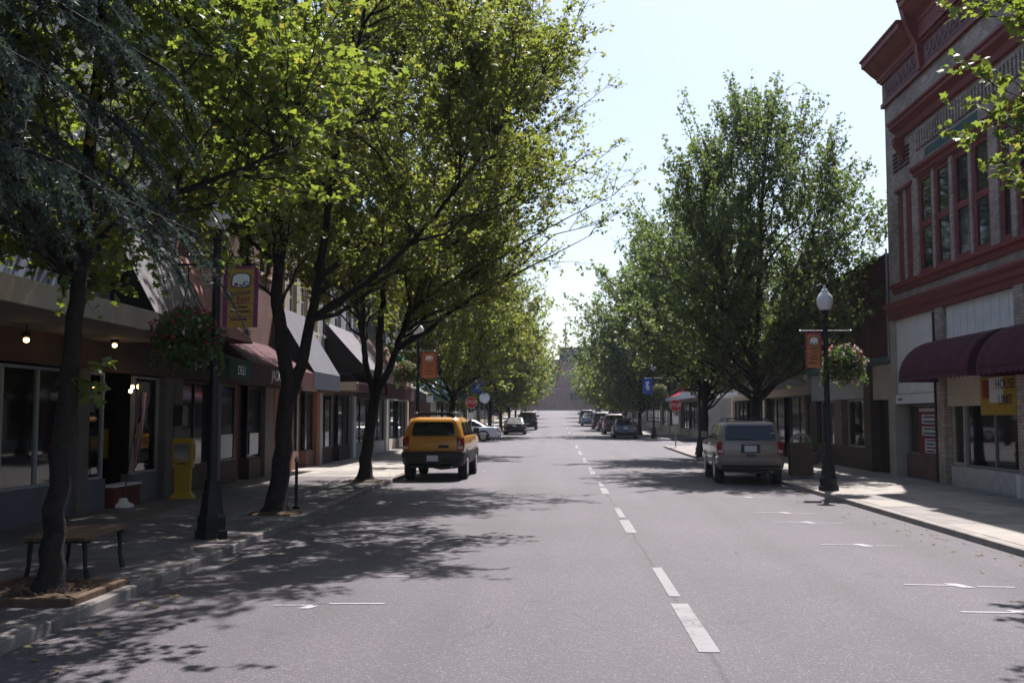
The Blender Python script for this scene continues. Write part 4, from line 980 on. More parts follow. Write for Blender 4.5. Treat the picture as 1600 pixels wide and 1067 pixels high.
# flag on a stand
def flag_mat():
    m, n, l, b = _new('striped_flag')
    tc = n.new('ShaderNodeTexCoord'); sp = n.new('ShaderNodeSeparateXYZ'); l.new(tc.outputs['UV'], sp.inputs[0])
    mu = n.new('ShaderNodeMath'); mu.operation = 'MULTIPLY'; mu.inputs[1].default_value = 6.5; l.new(sp.outputs[0], mu.inputs[0])
    fr = n.new('ShaderNodeMath'); fr.operation = 'FRACT'; l.new(mu.outputs[0], fr.inputs[0])
    gt = n.new('ShaderNodeMath'); gt.operation = 'GREATER_THAN'; gt.inputs[1].default_value = .5; l.new(fr.outputs[0], gt.inputs[0])
    mx = n.new('ShaderNodeMix'); mx.data_type = 'RGBA'; l.new(gt.outputs[0], mx.inputs[0]); mx.inputs[6].default_value = (.34, .02, .03, 1); mx.inputs[7].default_value = (.62, .60, .58, 1)
    g1 = n.new('ShaderNodeMath'); g1.operation = 'GREATER_THAN'; g1.inputs[1].default_value = .62; l.new(sp.outputs[1], g1.inputs[0])
    g2 = n.new('ShaderNodeMath'); g2.operation = 'LESS_THAN'; g2.inputs[1].default_value = .52; l.new(sp.outputs[0], g2.inputs[0])
    gm = n.new('ShaderNodeMath'); gm.operation = 'MULTIPLY'; l.new(g1.outputs[0], gm.inputs[0]); l.new(g2.outputs[0], gm.inputs[1])
    m2 = n.new('ShaderNodeMix'); m2.data_type = 'RGBA'; l.new(gm.outputs[0], m2.inputs[0]); l.new(mx.outputs[2], m2.inputs[6]); m2.inputs[7].default_value = (.02, .03, .12, 1)
    l.new(m2.outputs[2], b.inputs['Base Color']); b.inputs['Roughness'].default_value = .85
    return m
t = thing('flag_on_stand', 'drooping red and white striped flag on a leaning pole in the shop entry', 'flag', (-7.95, 18.9, KH))
mb = MB(); mb.tube([(-.06, -.1, .05), (.06, .02, 1.3), (.12, .08, 2.2)], .014, 8); mb.build('pole', M_WOOD, t, smooth=True)
mb = MB(); mb.lathe([(.005, 2.18), (.03, 2.21), (.03, 2.25), (.004, 2.29)], (.12, .08, 0), 8); mb.build('finial', M_YELLOW, t)
mb = MB(); mb.lathe([(.20, 0), (.19, .05), (.10, .09), (.07, .16), (.03, .17)], (-.06, -.1, 0), 12); mb.build('stand', M_WHITE, t, smooth=True)
mb = MB(); nu, nv = 24, 18
def fl(u, v):
    zt = 2.12 - 1.55*v*(1-.12*u); px, py = .12-.09*v, .07-.1*v
    return (px+.03+.22*u*(.45+.5*v*(1-v))+.02*math.sin(u*14), py+.05*math.sin(u*15+v*2)*(.4+.8*v), zt)
mb.grid(fl, [i/nu for i in range(nu+1)], [i/nv for i in range(nv+1)])
fo = mb.build('cloth', flag_mat(), t, smooth=True, sharp=180)
uvl = fo.data.uv_layers.new(name='UVMap')
for lp in fo.data.loops:
    i = lp.vertex_index; uvl.data[lp.index].uv = ((i % (nu+1))/nu, 1-(i//(nu+1))/nv)
# slim post by the forked tree
t = thing('slim_bollard', 'slim black post with pale cap by the forked tree', 'bollard', (-4.72, 18.6, KH))
mb = MB(); mb.lathe([(.07, 0), (.065, .04), (.03, .06), (.028, .84)], n=10); mb.build('shaft', M_IRON, t, smooth=True)
mb = MB(); mb.lathe([(.03, .84), (.042, .86), (.042, .90), (.015, .94)], n=10); mb.build('cap', M_GALV, t, smooth=True)
# litter bin with arched hood
t = thing('litter_bin', 'brown slatted litter bin with arched hood beside the tan car', 'litter bin', (6.72, 28.6, KH), R(-6))
M_BINW = pmat('bin_slats', (.13, .085, .06), .8, .25, 10, .2, 40)
mb = MB(); mb.box(-.27, .27, -.27, .27, .06, .9); mb.build('inner_case', M_BLACK, t)
for sgn in (-1, 1):
    for k in range(6):
        x = -.285+k*.097
        mb = MB(); mb.bbox(x, x+.085, sgn*.29-.015, sgn*.29+.015, .05, .92, .006); mb.build('slat', M_BINW, t)
        mb = MB(); mb.bbox(sgn*.29-.014, sgn*.29+.014, x, x+.085, .051, .919, .006); mb.build('slat', M_BINW, t)
mb = MB(); mb.tube([(-.27+0*k, 0, .9) if k < 0 else (-.27*math.cos(math.pi*k/10), 0, .92+.27*math.sin(math.pi*k/10)) for k in range(11)], .035, 6); mb.build('arched_hood', M_GALV, t, smooth=True)
mb = MB(); mb.box(-.31, .31, -.31, .31, .921, .96); mb.build('rim', M_BINW, t)
# planter barrel farther on the right sidewalk
t = thing('planter_tub', 'round stone planter tub with shrub by the right shop window', 'planter', (8.9, 36.6, KH))
mb = MB(); mb.lathe([(.22, 0), (.30, .05), (.34, .38), (.37, .42), (.33, .44)], n=16); mb.build('tub', M_CONC2, t, smooth=True)
rng = np.random.default_rng(5); P = rng.normal(size=(900, 3))*np.array([.17, .17, .15])+np.array([0, 0, .66]); V, F = leaf_cloud(rng, P, .07); me = mesh_np('shrub', V, F); me.materials.append(M_BASKLEAF); tag(link(bpy.data.objects.new('shrub', me), t), kind='stuff')

# fallen leaves along the gutters
rng = np.random.default_rng(9); n = 520; yy_ = rng.uniform(5, 45, n)**1.0; left = rng.random(n) < .6
xx_ = np.where(left, np.array([kl(y) for y in yy_])+.12+np.abs(rng.normal(size=n))*.35-(.6*(rng.random(n) < .35)), KR-.08-np.abs(rng.normal(size=n))*.4)
zz_ = np.array([(road_z(x, y)+.008) if kl(y)+.02 < x < KR-.02 else KH+.008 for x, y in zip(xx_, yy_)])
a_ = rng.uniform(0, 6.28, n); s_ = rng.uniform(.025, .06, n); cx_, sx_ = np.cos(a_)*s_, np.sin(a_)*s_
V = np.stack([np.stack([xx_-cx_, yy_-sx_, zz_], 1), np.stack([xx_+sx_*.5, yy_-cx_*.5, zz_+.012], 1), np.stack([xx_+cx_, yy_+sx_, zz_+.004], 1), np.stack([xx_-sx_*.5, yy_+cx_*.5, zz_+.01], 1)], 1).reshape(-1, 3)
me = mesh_np('fallen_leaves', V, np.arange(4*n).reshape(-1, 4)); me.materials.append(leaf_mat('dry_leaves', [(0, (.12, .07, .03)), (.6, (.22, .15, .06)), (1, (.16, .17, .05))], .2, (.3, .2, .05)))
tag(link(bpy.data.objects.new('fallen_leaves', me)), 'dry leaves scattered along both gutters', 'leaves', kind='stuff')
# ------------------------------------------------------------------ cars
def ring_pts(w, ry, fy, r, n=5):
    """rounded rectangle in plan; starts at rear left, goes round"""
    pts = []
    for (cx, cy, a0) in ((w-r, ry+r, -90), (w-r, fy-r, 0), (-w+r, fy-r, 90), (-w+r, ry+r, 180)):
        for k in range(n+1):
            a = R(a0+90*k/n); pts.append((cx+r*math.cos(a), cy+r*math.sin(a)))
    return pts
class Body:
    """stack of plan rings: (z, halfwidth, rear_y, front_y, corner_radius)"""
    def __init__(self, rings, hood=None): self.r = rings; self.hood = hood
    def at(self, z):
        r = self.r
        if z <= r[0][0]: return r[0][1:]
        for a, b in zip(r, r[1:]):
            if z <= b[0]:
                t = (z-a[0])/(b[0]-a[0]) if b[0] > a[0] else 1; return tuple(a[i]+(b[i]-a[i])*t for i in range(1, 5))
        return r[-1][1:]
    def mesh(self, mb, r=None, top=True, bottom=True):
        r = r or self.r; vs = []; fs = []; n = None
        for (z, w, ry, fy, rad) in r:
            p = ring_pts(w, ry, fy, rad); n = len(p)
            for x, y in p:
                zz = z
                if self.hood and z >= self.hood[0]-1e-6 and z <= self.hood[1]+1e-6:      # drop the bonnet and boot lid
                    zz = z + self.hood[2](y)
                vs.append((x, y, zz))
        for j in range(len(r)-1):
            fs += [(j*n+k, j*n+(k+1) % n, (j+1)*n+(k+1) % n, (j+1)*n+k) for k in range(n)]
        if bottom: fs.append(tuple(range(n-1, -1, -1)))
        if top: fs.append(tuple(range((len(r)-1)*n, len(r)*n)))
        return mb.add(vs, fs)
    def rear(self, x, z, e=.006, front=False):
        w, ry, fy, rad = self.at(z); d = abs(x)-(w-rad); c = 0
        if d > 0: c = rad - math.sqrt(max(0, rad*rad-min(d, rad*.999)**2))
        return (x, (fy-c+e) if front else (ry+c-e), z)
    def rear_patch(self, mb, x0, x1, z0, z1, e=.006, nx=8, nz=4, taper=0.0, front=False, rnd=0.0):
        def f(u, v):
            ins = 0
            if rnd: 
                q = min(v, 1-v)*(z1-z0); ins = max(0, rnd-q)
            k = 1-taper*v; m = (x0+x1)/2; h = (x1-x0)/2*k-ins
            return self.rear(m+h*(2*u-1), z0+(z1-z0)*v, e, front)
        return mb.grid(f, [i/nx for i in range(nx+1)], [i/nz for i in range(nz+1)])
    def side_patch(self, mb, sgn, poly_lo, poly_hi, z0, z1, e=.006, ny=6, nz=4):
        """side glass between (ya,yb) at z0 and (yc,yd) at z1"""
        def f(u, v):
            z = z0+(z1-z0)*v; a = poly_lo[0]+(poly_hi[0]-poly_lo[0])*v; b = poly_lo[1]+(poly_hi[1]-poly_lo[1])*v
            return (sgn*(self.at(z)[0]+e), a+(b-a)*u, z)
        return mb.grid(f, [i/ny for i in range(ny+1)], [i/nz for i in range(nz+1)])

def wheel(t, x, y, r, w, sgn):
    mb = MB(); n = 20; prof = [(r*.62, -w/2), (r*.93, -w/2), (r, -w/2+.03), (r, w/2-.03), (r*.93, w/2), (r*.62, w/2)]
    vs = []; fs = []
    for rr, dx in prof:
        for k in range(n): a = 2*math.pi*k/n; vs.append((x+dx, y+rr*math.cos(a), r+rr*math.sin(a)))
    m = len(prof); fs = [(j*n+k, j*n+(k+1) % n, (j+1)*n+(k+1) % n, (j+1)*n+k) for j in range(m-1) for k in range(n)]
    fs += [tuple(range(n)), tuple(range((m-1)*n, m*n))]
    mb.add(vs, fs); wh = mb.build('wheel', M_TIRE, t, smooth=True)
    mb = MB(); xo = x+sgn*(w/2+.004); mb.disc((xo, y, r), r*.6, 'x', 18, .012); rim = mb.build('rim', M_RIM, wh)
    mb = MB()
    return wh

def car(name, label, cat, loc, rzv, paint, kind, group='cars in the street', plate=True, zlo=None):
    t = thing(name, label, cat, loc, rzv, group)
    dark_low = None
    if kind == 'boxy':       # tall square off-roader
        L, W = 4.5, .875; wr, ww, wb = .37, .24, (.92, 3.55); floor = .42
        low = [(.40, .78, .16, L-.12, .12), (.46, .84, .03, L-.03, .14), (.60, .87, -.02, L, .14), (.76, .875, -.02, L, .14), (.80, .86, .02, L-.02, .14)]
        up = [(.80, .84, .05, L-.06, .13), (.95, .865, .045, L-.05, .14), (1.12, .865, .055, L-.07, .15), (1.20, .845, .07, L-.16, .15), (1.205, .815, .085, L-1.25, .13), (1.40, .77, .15, L-1.55, .14), (1.60, .715, .24, L-1.85, .16), (1.69, .68, .30, L-2.0, .17), (1.735, .60, .40, L-2.15, .2)]
        glass = (-.60, .60, 1.23, 1.60); lights = (.655, .85, .83, 1.22); pz = .62; rack = 1.745
        sides = [((.42, 1.35), (.50, 1.30)), ((1.45, 2.35), (1.42, 2.2)), ((2.42, 3.08), (2.3, 2.75))]; sz = (1.235, 1.60); dark_low = M_BLACK
        hood = (1.12, 1.2, lambda y: -.05*max(0, (y-(L-1.3))/1.3))
    elif kind == 'suv':
        L, W = 4.5, .86; wr, ww, wb = .35, .23, (.85, 3.5); floor = .36
        low = [(.36, .76, .18, L-.15, .14), (.42, .83, .02, L-.03, .16), (.55, .86, -.03, L, .16), (.70, .86, -.03, L, .16), (.73, .84, .02, L-.03, .16)]
        up = [(.73, .835, .04, L-.06, .14), (.90, .86, .035, L-.04, .15), (1.06, .855, .05, L-.08, .16), (1.12, .84, .06, L-.14, .16), (1.125, .80, .075, L-1.25, .13), (1.35, .745, .16, L-1.6, .14), (1.52, .70, .25, L-1.85, .15), (1.60, .665, .30, L-2.0, .17), (1.64, .58, .42, L-2.2, .2)]
        glass = (-.66, .66, 1.14, 1.53); lights = (.68, .845, .78, 1.10); pz = .93; rack = 1.645
        sides = [((.35, 1.25), (.42, 1.22)), ((1.33, 2.2), (1.30, 2.1)), ((2.28, 3.05), (2.2, 2.7))]; sz = (1.15, 1.52)
        hood = (1.06, 1.12, lambda y: -.06*max(0, (y-(L-1.3))/1.3))
    else:                   # saloon
        L, W = 4.6, .87; wr, ww, wb = .315, .2, (1.0, 3.7); floor = .26
        low = [(.24, .76, .25, L-.25, .2), (.30, .84, .06, L-.05, .25), (.48, .87, -.02, L+.0, .28), (.58, .87, .0, L, .28)]
        up = [(.58, .865, .01, L-.01, .28), (.75, .86, .03, L-.06, .26), (.90, .83, .08, L-.25, .24), (.935, .80, .14, L-.35, .22), (.94, .74, .78, L-1.35, .2), (1.15, .68, 1.15, L-1.85, .2), (1.33, .60, 1.55, L-2.3, .2), (1.40, .54, 1.75, L-2.5, .2), (1.42, .46, 1.9, L-2.65, .2)]
        glass = (-.56, .56, .97, 1.31); lights = (.52, .80, .66, .84); pz = .74; rack = None
        sides = [((1.05, 2.15), (1.62, 2.15)), ((2.22, 3.2), (2.22, 2.5))]; sz = (.97, 1.30)
        hood = (.90, .935, lambda y: -.10*max(0, (y-(L-1.4))/1.4))
    B = Body(low[:-1]+up, hood); BU = Body(up, hood)
    if dark_low:
        mb = MB(); Body(low).mesh(mb); mb.build('cladding', dark_low, t, smooth=True, sharp=50)
        mb = MB(); BU.mesh(mb); body = mb.build('body', paint, t, smooth=True, sharp=38)
    else:
        mb = MB(); B.mesh(mb); body = mb.build('body', paint, t, smooth=True, sharp=38)
    SB = B
    mb = MB(); SB.rear_patch(mb, glass[0], glass[1], glass[2], glass[3], .008, 12, 6, .10, rnd=.04); mb.build('rear_window', M_CGLASS, t, smooth=True)
    fz = (up[4][0]+.03, sz[1]); mb = MB(); SB.rear_patch(mb, -up[5][1]+.02, up[5][1]-.02, fz[0], fz[1], .008, 12, 6, .10, True); mb.build('windscreen', M_CGLASS, t, smooth=True)
    for sgn in (-1, 1):
        for lo, hi in sides:
            mb = MB(); SB.side_patch(mb, sgn, lo, hi, sz[0], sz[1]); mb.build('side_window', M_CGLASS, t, smooth=True)
        mb = MB(); a, b = sorted((sgn*lights[0], sgn*lights[1])); SB.rear_patch(mb, a, b, lights[2], lights[3], .012, 6, 5); tl = mb.build('tail_light', M_RED, t, smooth=True)
        mb = MB(); SB.rear_patch(mb, a+.02, b-.02, lights[2]+.04, lights[2]+.12, .017, 5, 2); mb.build('reverse_lens', M_AMBER, tl)
        hz = .70 if kind != 'saloon' else .62
        mb = MB(); a, b = sorted((sgn*.5, sgn*.78)); SB.rear_patch(mb, a, b, hz, hz+.16, .012, 6, 3, front=True); mb.build('headlight', M_AMBER, t, smooth=True)
        # mirror
        my = L-1.62 if kind != 'saloon' else L-1.75; mz = sz[0]+.05; mw = SB.at(mz)[0]
        mb = MB(); mb.bbox(sgn*(mw+.05), sgn*(mw+.22), my-.05, my+.06, mz-.04, mz+.14, .025); mi = mb.build('mirror', M_BLACK if kind == 'boxy' else paint, t)
        mb = MB(); mb.box(sgn*(mw-.02), sgn*(mw+.06), my-.02, my+.03, mz-.03, mz+.02); mb.build('mirror_arm', M_BLACK, mi)
        # door lines and handle
        for ly_ in ((sides[0][0][1]+sides[1][0][0])/2, sides[-1][0][1]+.02):
            mb = MB(); z0_, z1_ = low[1][0]+.05, sz[0]-.02
            mb.grid(lambda u, v: (sgn*(SB.at(z0_+(z1_-z0_)*v)[0]+.003), ly_-.006+.012*u, z0_+(z1_-z0_)*v), [0, 1], [i/8 for i in range(9)]); mb.build('door_gap', M_BLACK, t)
            mb = MB(); hz_ = sz[0]-.16; mb.bbox(sgn*(SB.at(hz_)[0]), sgn*(SB.at(hz_)[0]+.03), ly_+.06, ly_+.22, hz_, hz_+.035, .008); mb.build('door_handle', M_BLACK, t)
        for wy in wb:
            wheel(t, sgn*(W-ww/2-.005), wy, wr, ww, sgn)
            # wheel arch
            ra = wr*1.22; mb = MB(); n = 14
            def arch(u, v):
                a = math.pi*(1.08*u-.04); rr = ra*(.80+.28*v) ; z = max(wr+rr*math.sin(a), low[0][0]+.01); y = wy+rr*math.cos(a)
                return (sgn*(SB.at(z)[0]+.010+.012*(1-abs(2*v-1))), y, z)
            mb.grid(arch, [i/n for i in range(n+1)], [0, .5, 1]); mb.build('wheel_arch', M_BLACK, t, smooth=True)
    # hatch seam
    mb = MB(); 
    mb2 = MB(); SB.rear_patch(mb2, -lights[0]+.03, lights[0]-.03, (low[-1][0]+.02), low[-1][0]+.03, .007, 8, 1); mb2.build('tailgate_seam', M_BLACK, t)
    if plate:
        mb = MB(); y = SB.rear(0, pz)[1]; 
        mb.box(-.24, .24, y-.016, y-.002, pz-.11, pz+.11); ps = mb.build('plate_recess', M_BLACK, t)
        mb = MB(); mb.box(-.155, .155, y-.026, y-.017, pz-.078, pz+.078); mb.build('licence_plate', M_PLATE, ps)
    if kind == 'boxy':
        mb = MB(); y = SB.rear(.28, .95)[1]; mb.bbox(.16, .44, y-.03, y, .90, .98, .01); mb.build('latch', M_BLACK, t)
    else:
        mb = MB(); y = SB.rear(0, pz-.17)[1]; mb.bbox(-.12, .12, y-.02, y+.01, pz-.19, pz-.14, .006); mb.build('latch', M_BLACK, t)
    # bumper strip, exhaust, axle
    mb = MB(); SB.rear_patch(mb, -W+.03, W-.03, low[1][0]+.02, low[1][0]+.09, .014, 14, 2); mb.build('bumper_strip', M_BLACK, t, smooth=True)
    mb = MB(); mb.tube([(.52, -.01, low[0][0]-.02), (.52, .6, low[0][0]-.01)], .032, 8); mb.build('exhaust', M_GALV, t, smooth=True)
    mb = MB(); mb.tube([(-W+.1, wb[0], wr), (-.12, wb[0], wr-.0), (.12, wb[0], wr), (W-.1, wb[0], wr)], [.04, .06, .11, .04] if kind != 'saloon' else .03, 8); mb.build('rear_axle', M_BLACK, t, smooth=True)
    mb = MB(); mb.box(-.65, .65, .3, L-.4, low[0][0]-.06, low[0][0]-.005); mb.build('underbody', M_BLACK, t)
    mb = MB(); mb.tube([(-.5, SB.at(glass[2]+.03)[1]-.02, glass[2]+.03), (.08, SB.at(glass[2]+.05)[1]-.02, glass[2]+.05)], .010, 5); mb.build('rear_wiper', M_BLACK, t)
    if rack:
        hw = .52
        for sgn in (-1, 1):
            mb = MB(); mb.tube([(sgn*hw, .45, rack-.03), (sgn*hw, .55, rack+.05), (sgn*hw, 2.0, rack+.05), (sgn*hw, 2.15, rack-.03)], .018, 6); mb.build('roof_rail', M_BLACK, t, smooth=True)
        for yq in (.75, 1.75):
            mb = MB(); mb.tube([(-hw, yq, rack+.06), (hw, yq, rack+.06)], .016, 6); mb.build('roof_bar', M_BLACK, t)
        if kind == 'boxy':
            mb = MB(); mb.bbox(-hw-.03, hw+.03, .5, 1.95, rack+.075, rack+.14, .03); rk = mb.build('roof_basket', M_BLACK, t)
            for sgn in (-1, 1):
                mb = MB(); mb.bbox(sgn*(hw+.02)-.05, sgn*(hw+.02)+.05, .44, .56, rack+.06, rack+.13, .015); mb.build('basket_foot', M_GALV, rk)
    return t

def carpaint(name, col, rough=.3, metal=.0, coat=.6): return pmat(name, col, rough, .05, 3, metal=metal, coat=coat)
P_OR = carpaint('paint_orange', (.50, .215, .010)); P_TAN = carpaint('paint_tan', (.22, .178, .15), .36, .2); P_SIL = carpaint('paint_silver', (.55, .56, .58), .3, .5)
P_BLK = carpaint('paint_black', (.012, .013, .016)); P_NAV = carpaint('paint_navy', (.02, .025, .045)); P_BRN = carpaint('paint_brown', (.10, .05, .04)); P_RED = carpaint('paint_darkred', (.12, .015, .015)); P_LBL = carpaint('paint_paleblue', (.35, .42, .50), .3, .3); P_SLT = carpaint('paint_slate', (.06, .065, .075), .25, .3); P_GRN = carpaint('paint_green', (.03, .05, .045))
def C(name, label, cat, x, y, rzd, paint, kind):
    return car(name, label, cat, (x, y, max(road_z(x, y), rz(y)-.02)), R(rzd), paint, kind)
C('parked_suv', 'orange off-road car with black bumper and roof rack parked at left kerb', 'car', -3.36, 28.0, -.8, P_OR, 'boxy')
C('parked_suv', 'tan sport utility car with roof rails parked at the right kerb', 'car', 5.02, 26.75, -3.2, P_TAN, 'suv')
C('silver_sedan', 'silver sedan crossing sideways beyond the orange car', 'car', -3.55, 66.0, 86, P_SIL, 'saloon')
C('parked_sedan', 'small black sedan parked on the left beyond the silver sedan', 'car', -3.25, 81.0, 0, P_BLK, 'saloon')
C('driving_suv', 'black sport utility car farthest left in the lane', 'car', -2.62, 95.5, 0, P_BLK, 'boxy')
C('parked_sedan', 'dark sedan with sun glare, nearest parked on the right beyond crossing', 'car', 4.85, 71.5, -1, P_SLT, 'saloon')
C('parked_suv', 'brown sport utility car behind the glinting dark sedan on the right', 'car', 4.72, 82.5, 0, P_BRN, 'suv')
C('parked_sedan', 'dark red sedan third in the right row beyond the crossing', 'car', 4.62, 90.5, 0, P_RED, 'saloon')
C('parked_suv', 'green sport utility car fourth in the right row beyond the crossing', 'car', 4.45, 99.0, 0, P_GRN, 'suv')
C('driving_sedan', 'pale blue sedan in the lane beside the far right row', 'car', 3.7, 112.0, 0, P_LBL, 'saloon')
C('driving_suv', 'black sport utility car farthest up the hill on the right', 'car', 3.75, 124.0, 0, P_BLK, 'suv')
# ------------------------------------------------------------------ trees
LEAF_SHAPES = {
 'maple': (np.array([(0, 0, 0), (.46, .03, -.07), (.32, .25, -.04), (.62, .47, -.10), (.25, .58, -.03), (0, 1.0, -.04), (-.25, .58, -.03), (-.62, .47, -.10), (-.32, .25, -.04), (-.46, .03, -.07)], float),
           np.array([(0, i, i+1) for i in range(1, 9)])),
 'star': (np.array([(0, 0, 0), (.52, .30, -.07), (.20, .52, -.02), (0, 1.0, -.03), (-.20, .52, -.02), (-.52, .30, -.07)], float), np.array([(0, 1, 2), (0, 2, 3), (0, 3, 4), (0, 4, 5)])),
 'quad': (np.array([(0, 0, 0), (.42, .45, -.06), (0, 1.0, 0), (-.42, .45, -.06)], float), np.array([(0, 1, 2), (0, 2, 3)])),
}
def leaves_np(rng, pos, outd, size, shape):
    """leaf blades at pos, tips along outd with droop and random roll"""
    S, T = LEAF_SHAPES[shape]; n = len(pos)
    d = outd + rng.normal(size=(n, 3))*.55; d[:, 2] -= .25; d /= np.linalg.norm(d, axis=1)[:, None]
    up = np.tile(np.array([0, 0, 1.0]), (n, 1)) + rng.normal(size=(n, 3))*.55
    x = np.cross(d, up); x /= np.linalg.norm(x, axis=1)[:, None]+1e-9; z = np.cross(x, d)
    s = (size*rng.uniform(.6, 1.25, n))[:, None, None]
    V = pos[:, None, :] + s*(S[None, :, 0, None]*x[:, None, :] + S[None, :, 1, None]*d[:, None, :] + S[None, :, 2, None]*z[:, None, :])
    F = (T[None] + (np.arange(n)*len(S))[:, None, None]).reshape(-1, 3)
    return V.reshape(-1, 3), F

class Tubes:
    def __init__(self): self.V = []; self.F = []; self.n = 0
    def add(self, P, r, k):
        P = np.asarray(P, float); m = len(P); r = np.asarray(r, float)
        T = np.gradient(P, axis=0); T /= np.linalg.norm(T, axis=1)[:, None]+1e-9
        ref = np.array([1.0, .2, .1]) if abs(T[0][0]) < .8 else np.array([.1, 1.0, .2])
        U = ref - T*(T@ref)[:, None]; U /= np.linalg.norm(U, axis=1)[:, None]+1e-9; W = np.cross(T, U)
        a = np.arange(k)*2*math.pi/k
        ring = P[:, None, :] + r[:, None, None]*(np.cos(a)[None, :, None]*U[:, None, :] + np.sin(a)[None, :, None]*W[:, None, :])
        self.V.append(ring.reshape(-1, 3))
        i = np.arange(m-1)[:, None]*k; j = np.arange(k)[None, :]; j2 = (j+1) % k
        self.F.append(np.stack([i+j, i+j2, i+k+j2, i+k+j], -1).reshape(-1, 4) + self.n); self.n += m*k
    def mesh(self, name, o, mat):
        me = mesh_np(name, np.concatenate(self.V)-np.array(o), np.concatenate(self.F)); me.materials.append(mat)
        me.polygons.foreach_set('use_smooth', np.ones(len(me.polygons), bool)); return me

def densify(P, r0, r1, k, flare=0.0):
    P = np.asarray(P, float); t = np.linspace(0, 1, len(P)); tt = np.linspace(0, 1, k)
    Q = np.stack([np.interp(tt, t, P[:, i]) for i in range(3)], 1)
    for _ in range(2): Q[1:-1] = (Q[:-2]+2*Q[1:-1]+Q[2:])/4
    rr = r0+(r1-r0)*tt
    if flare: rr = rr*(1+flare*np.exp(-(Q[:, 2]-Q[0, 2])/.13))
    return Q, rr

def tree(name, label, base, stems, crown, counts, leaf, mat, seed, bark=None, up=.35, group='street trees', spread=1.0, lean=(0, 0), keep=None, shoots=0, extra=(), airy=0.0, zatt=None):
    """stems: [(points, r0, r1)]; crown: (z0, z1, [(zr, radius)], (cx, cy)); counts: (main, sub, twig, leaf)"""
    rng = np.random.default_rng(seed); o = base
    t = thing(name, label, 'tree', base, 0, group); bark = bark or M_BARK
    trunk = Tubes(); nodes = []; ndir = []; nrad = []
    for i, (P, r0, r1) in enumerate(stems):
        Q, rr = densify(P, r0, r1, max(10, len(P)*4), .9 if i == 0 else 0)
        Q[2:] += rng.normal(size=Q[2:].shape)*.012
        trunk.add(Q, rr, 12); T = np.gradient(Q, axis=0); T /= np.linalg.norm(T, axis=1)[:, None]
        for q, d, r in zip(Q, T, rr): nodes.append(q); ndir.append(d); nrad.append(r)
    nodes = np.array(nodes); ndir = np.array(ndir); nrad = np.array(nrad)
    z0, z1, prof, cxy = crown; zr = np.array([p[0] for p in prof]); pr = np.array([p[1] for p in prof])
    wood = Tubes(); twig = Tubes(); LP = []; LD = []
    N1, N2, N3, NL = counts
    u = (np.arange(N1)+rng.uniform(0, 1, N1))/N1
    dens = np.interp(np.linspace(0, 1, 200), zr, pr)+.25*pr.max(); cdf = np.cumsum(dens); cdf /= cdf[-1]
    zz = np.interp(u, cdf, np.linspace(0, 1, 200)); az = np.arange(N1)*2.399963+rng.uniform(0, .6, N1)
    rad = np.interp(zz, zr, pr)*np.sqrt(rng.uniform(.12, 1.0, N1))
    for k in range(N1+len(extra)):
        if k < N1:
            tz = z0+(z1-z0)*zz[k]; f = zz[k]
            tgt = np.array([cxy[0]+lean[0]*f+rad[k]*math.cos(az[k]), cxy[1]+lean[1]*f+rad[k]*math.sin(az[k]), tz])
            nl = max(3, int(NL*(1-airy*f))); n2 = N2
        else:
            tgt = np.array(extra[k-N1], float); nl = max(3, NL//2); n2 = N2-2
        if keep is not None and k < N1 and not keep(tgt): continue
        hd = np.hypot(nodes[:, 0]-tgt[0], nodes[:, 1]-tgt[1]); drop = tgt[2]-nodes[:, 2]
        cost = np.hypot(hd, drop)+3*np.maximum(0, .55*hd-drop)+4*(nodes[:, 2] < (z0*.62 if zatt is None else zatt))
        i = int(np.argmin(cost+rng.uniform(0, .5, len(cost)))); p0 = nodes[i]; L = np.linalg.norm(tgt-p0)
        d0 = ndir[i]*.5+np.array([tgt[0]-p0[0], tgt[1]-p0[1], 0])/max(L, .1)*.6; c = p0+d0*L*.45
        s = np.linspace(0, 1, 7)[:, None]; Q = (1-s)**2*p0+2*s*(1-s)*c+s*s*tgt; Q[1:-1] += rng.normal(size=(5, 3))*.035*L*.5
        r0 = min(nrad[i]*.7, .012+.011*L); wood.add(Q, np.linspace(r0, .008, 7), 5)
        T = np.gradient(Q, axis=0); T /= np.linalg.norm(T, axis=1)[:, None]
        for b in range(n2):
            tt = rng.uniform(.28, 1.0) if b else 1.0; j = min(int(tt*6), 5); fr = tt*6-j; p = Q[j]*(1-fr)+Q[j+1]*fr; d = T[j]
            v = rng.normal(size=3); v -= d*v.dot(d); v /= np.linalg.norm(v); ang = rng.uniform(.35, 1.0) if b else .1
            dd = d*math.cos(ang)+v*math.sin(ang); dd[2] += up; dd /= np.linalg.norm(dd)
            Lb = rng.uniform(.6, 1.5)*spread*(1.15-.35*tt)
            e = p+dd*Lb+np.array([0, 0, up*.25*Lb])
            if keep is not None and k < N1 and not keep(e): continue
            m = (p+e)/2+rng.normal(size=3)*.06*Lb
            B = np.array([p, (p+m)/2+rng.normal(size=3)*.02, m, (m+e)/2+rng.normal(size=3)*.02, e]); wood.add(B, np.linspace(.011*spread, .004, 5), 3)
            for w in range(N3):
                a = rng.uniform(.15, 1.0); q = a*4; jj = min(int(q), 3); p2 = B[jj]*(1-(q-jj))+B[jj+1]*(q-jj)
                v = rng.normal(size=3); v[2] += .15+up*.4; d2 = dd*.75+v*.55; d2 /= np.linalg.norm(d2); L2 = rng.uniform(.22, .55)*spread
                e2 = p2+d2*L2; twig.add(np.array([p2, e2]), np.array([.0045, .002])*max(1, spread), 3)
                al = rng.uniform(.1, 1.08, nl)[:, None]; LP.append(p2+(e2-p2)*al+rng.normal(size=(nl, 3))*.035*spread); LD.append(np.tile(d2, (nl, 1)))
    tops = [i for i in range(N1) if zz[i] > .42]
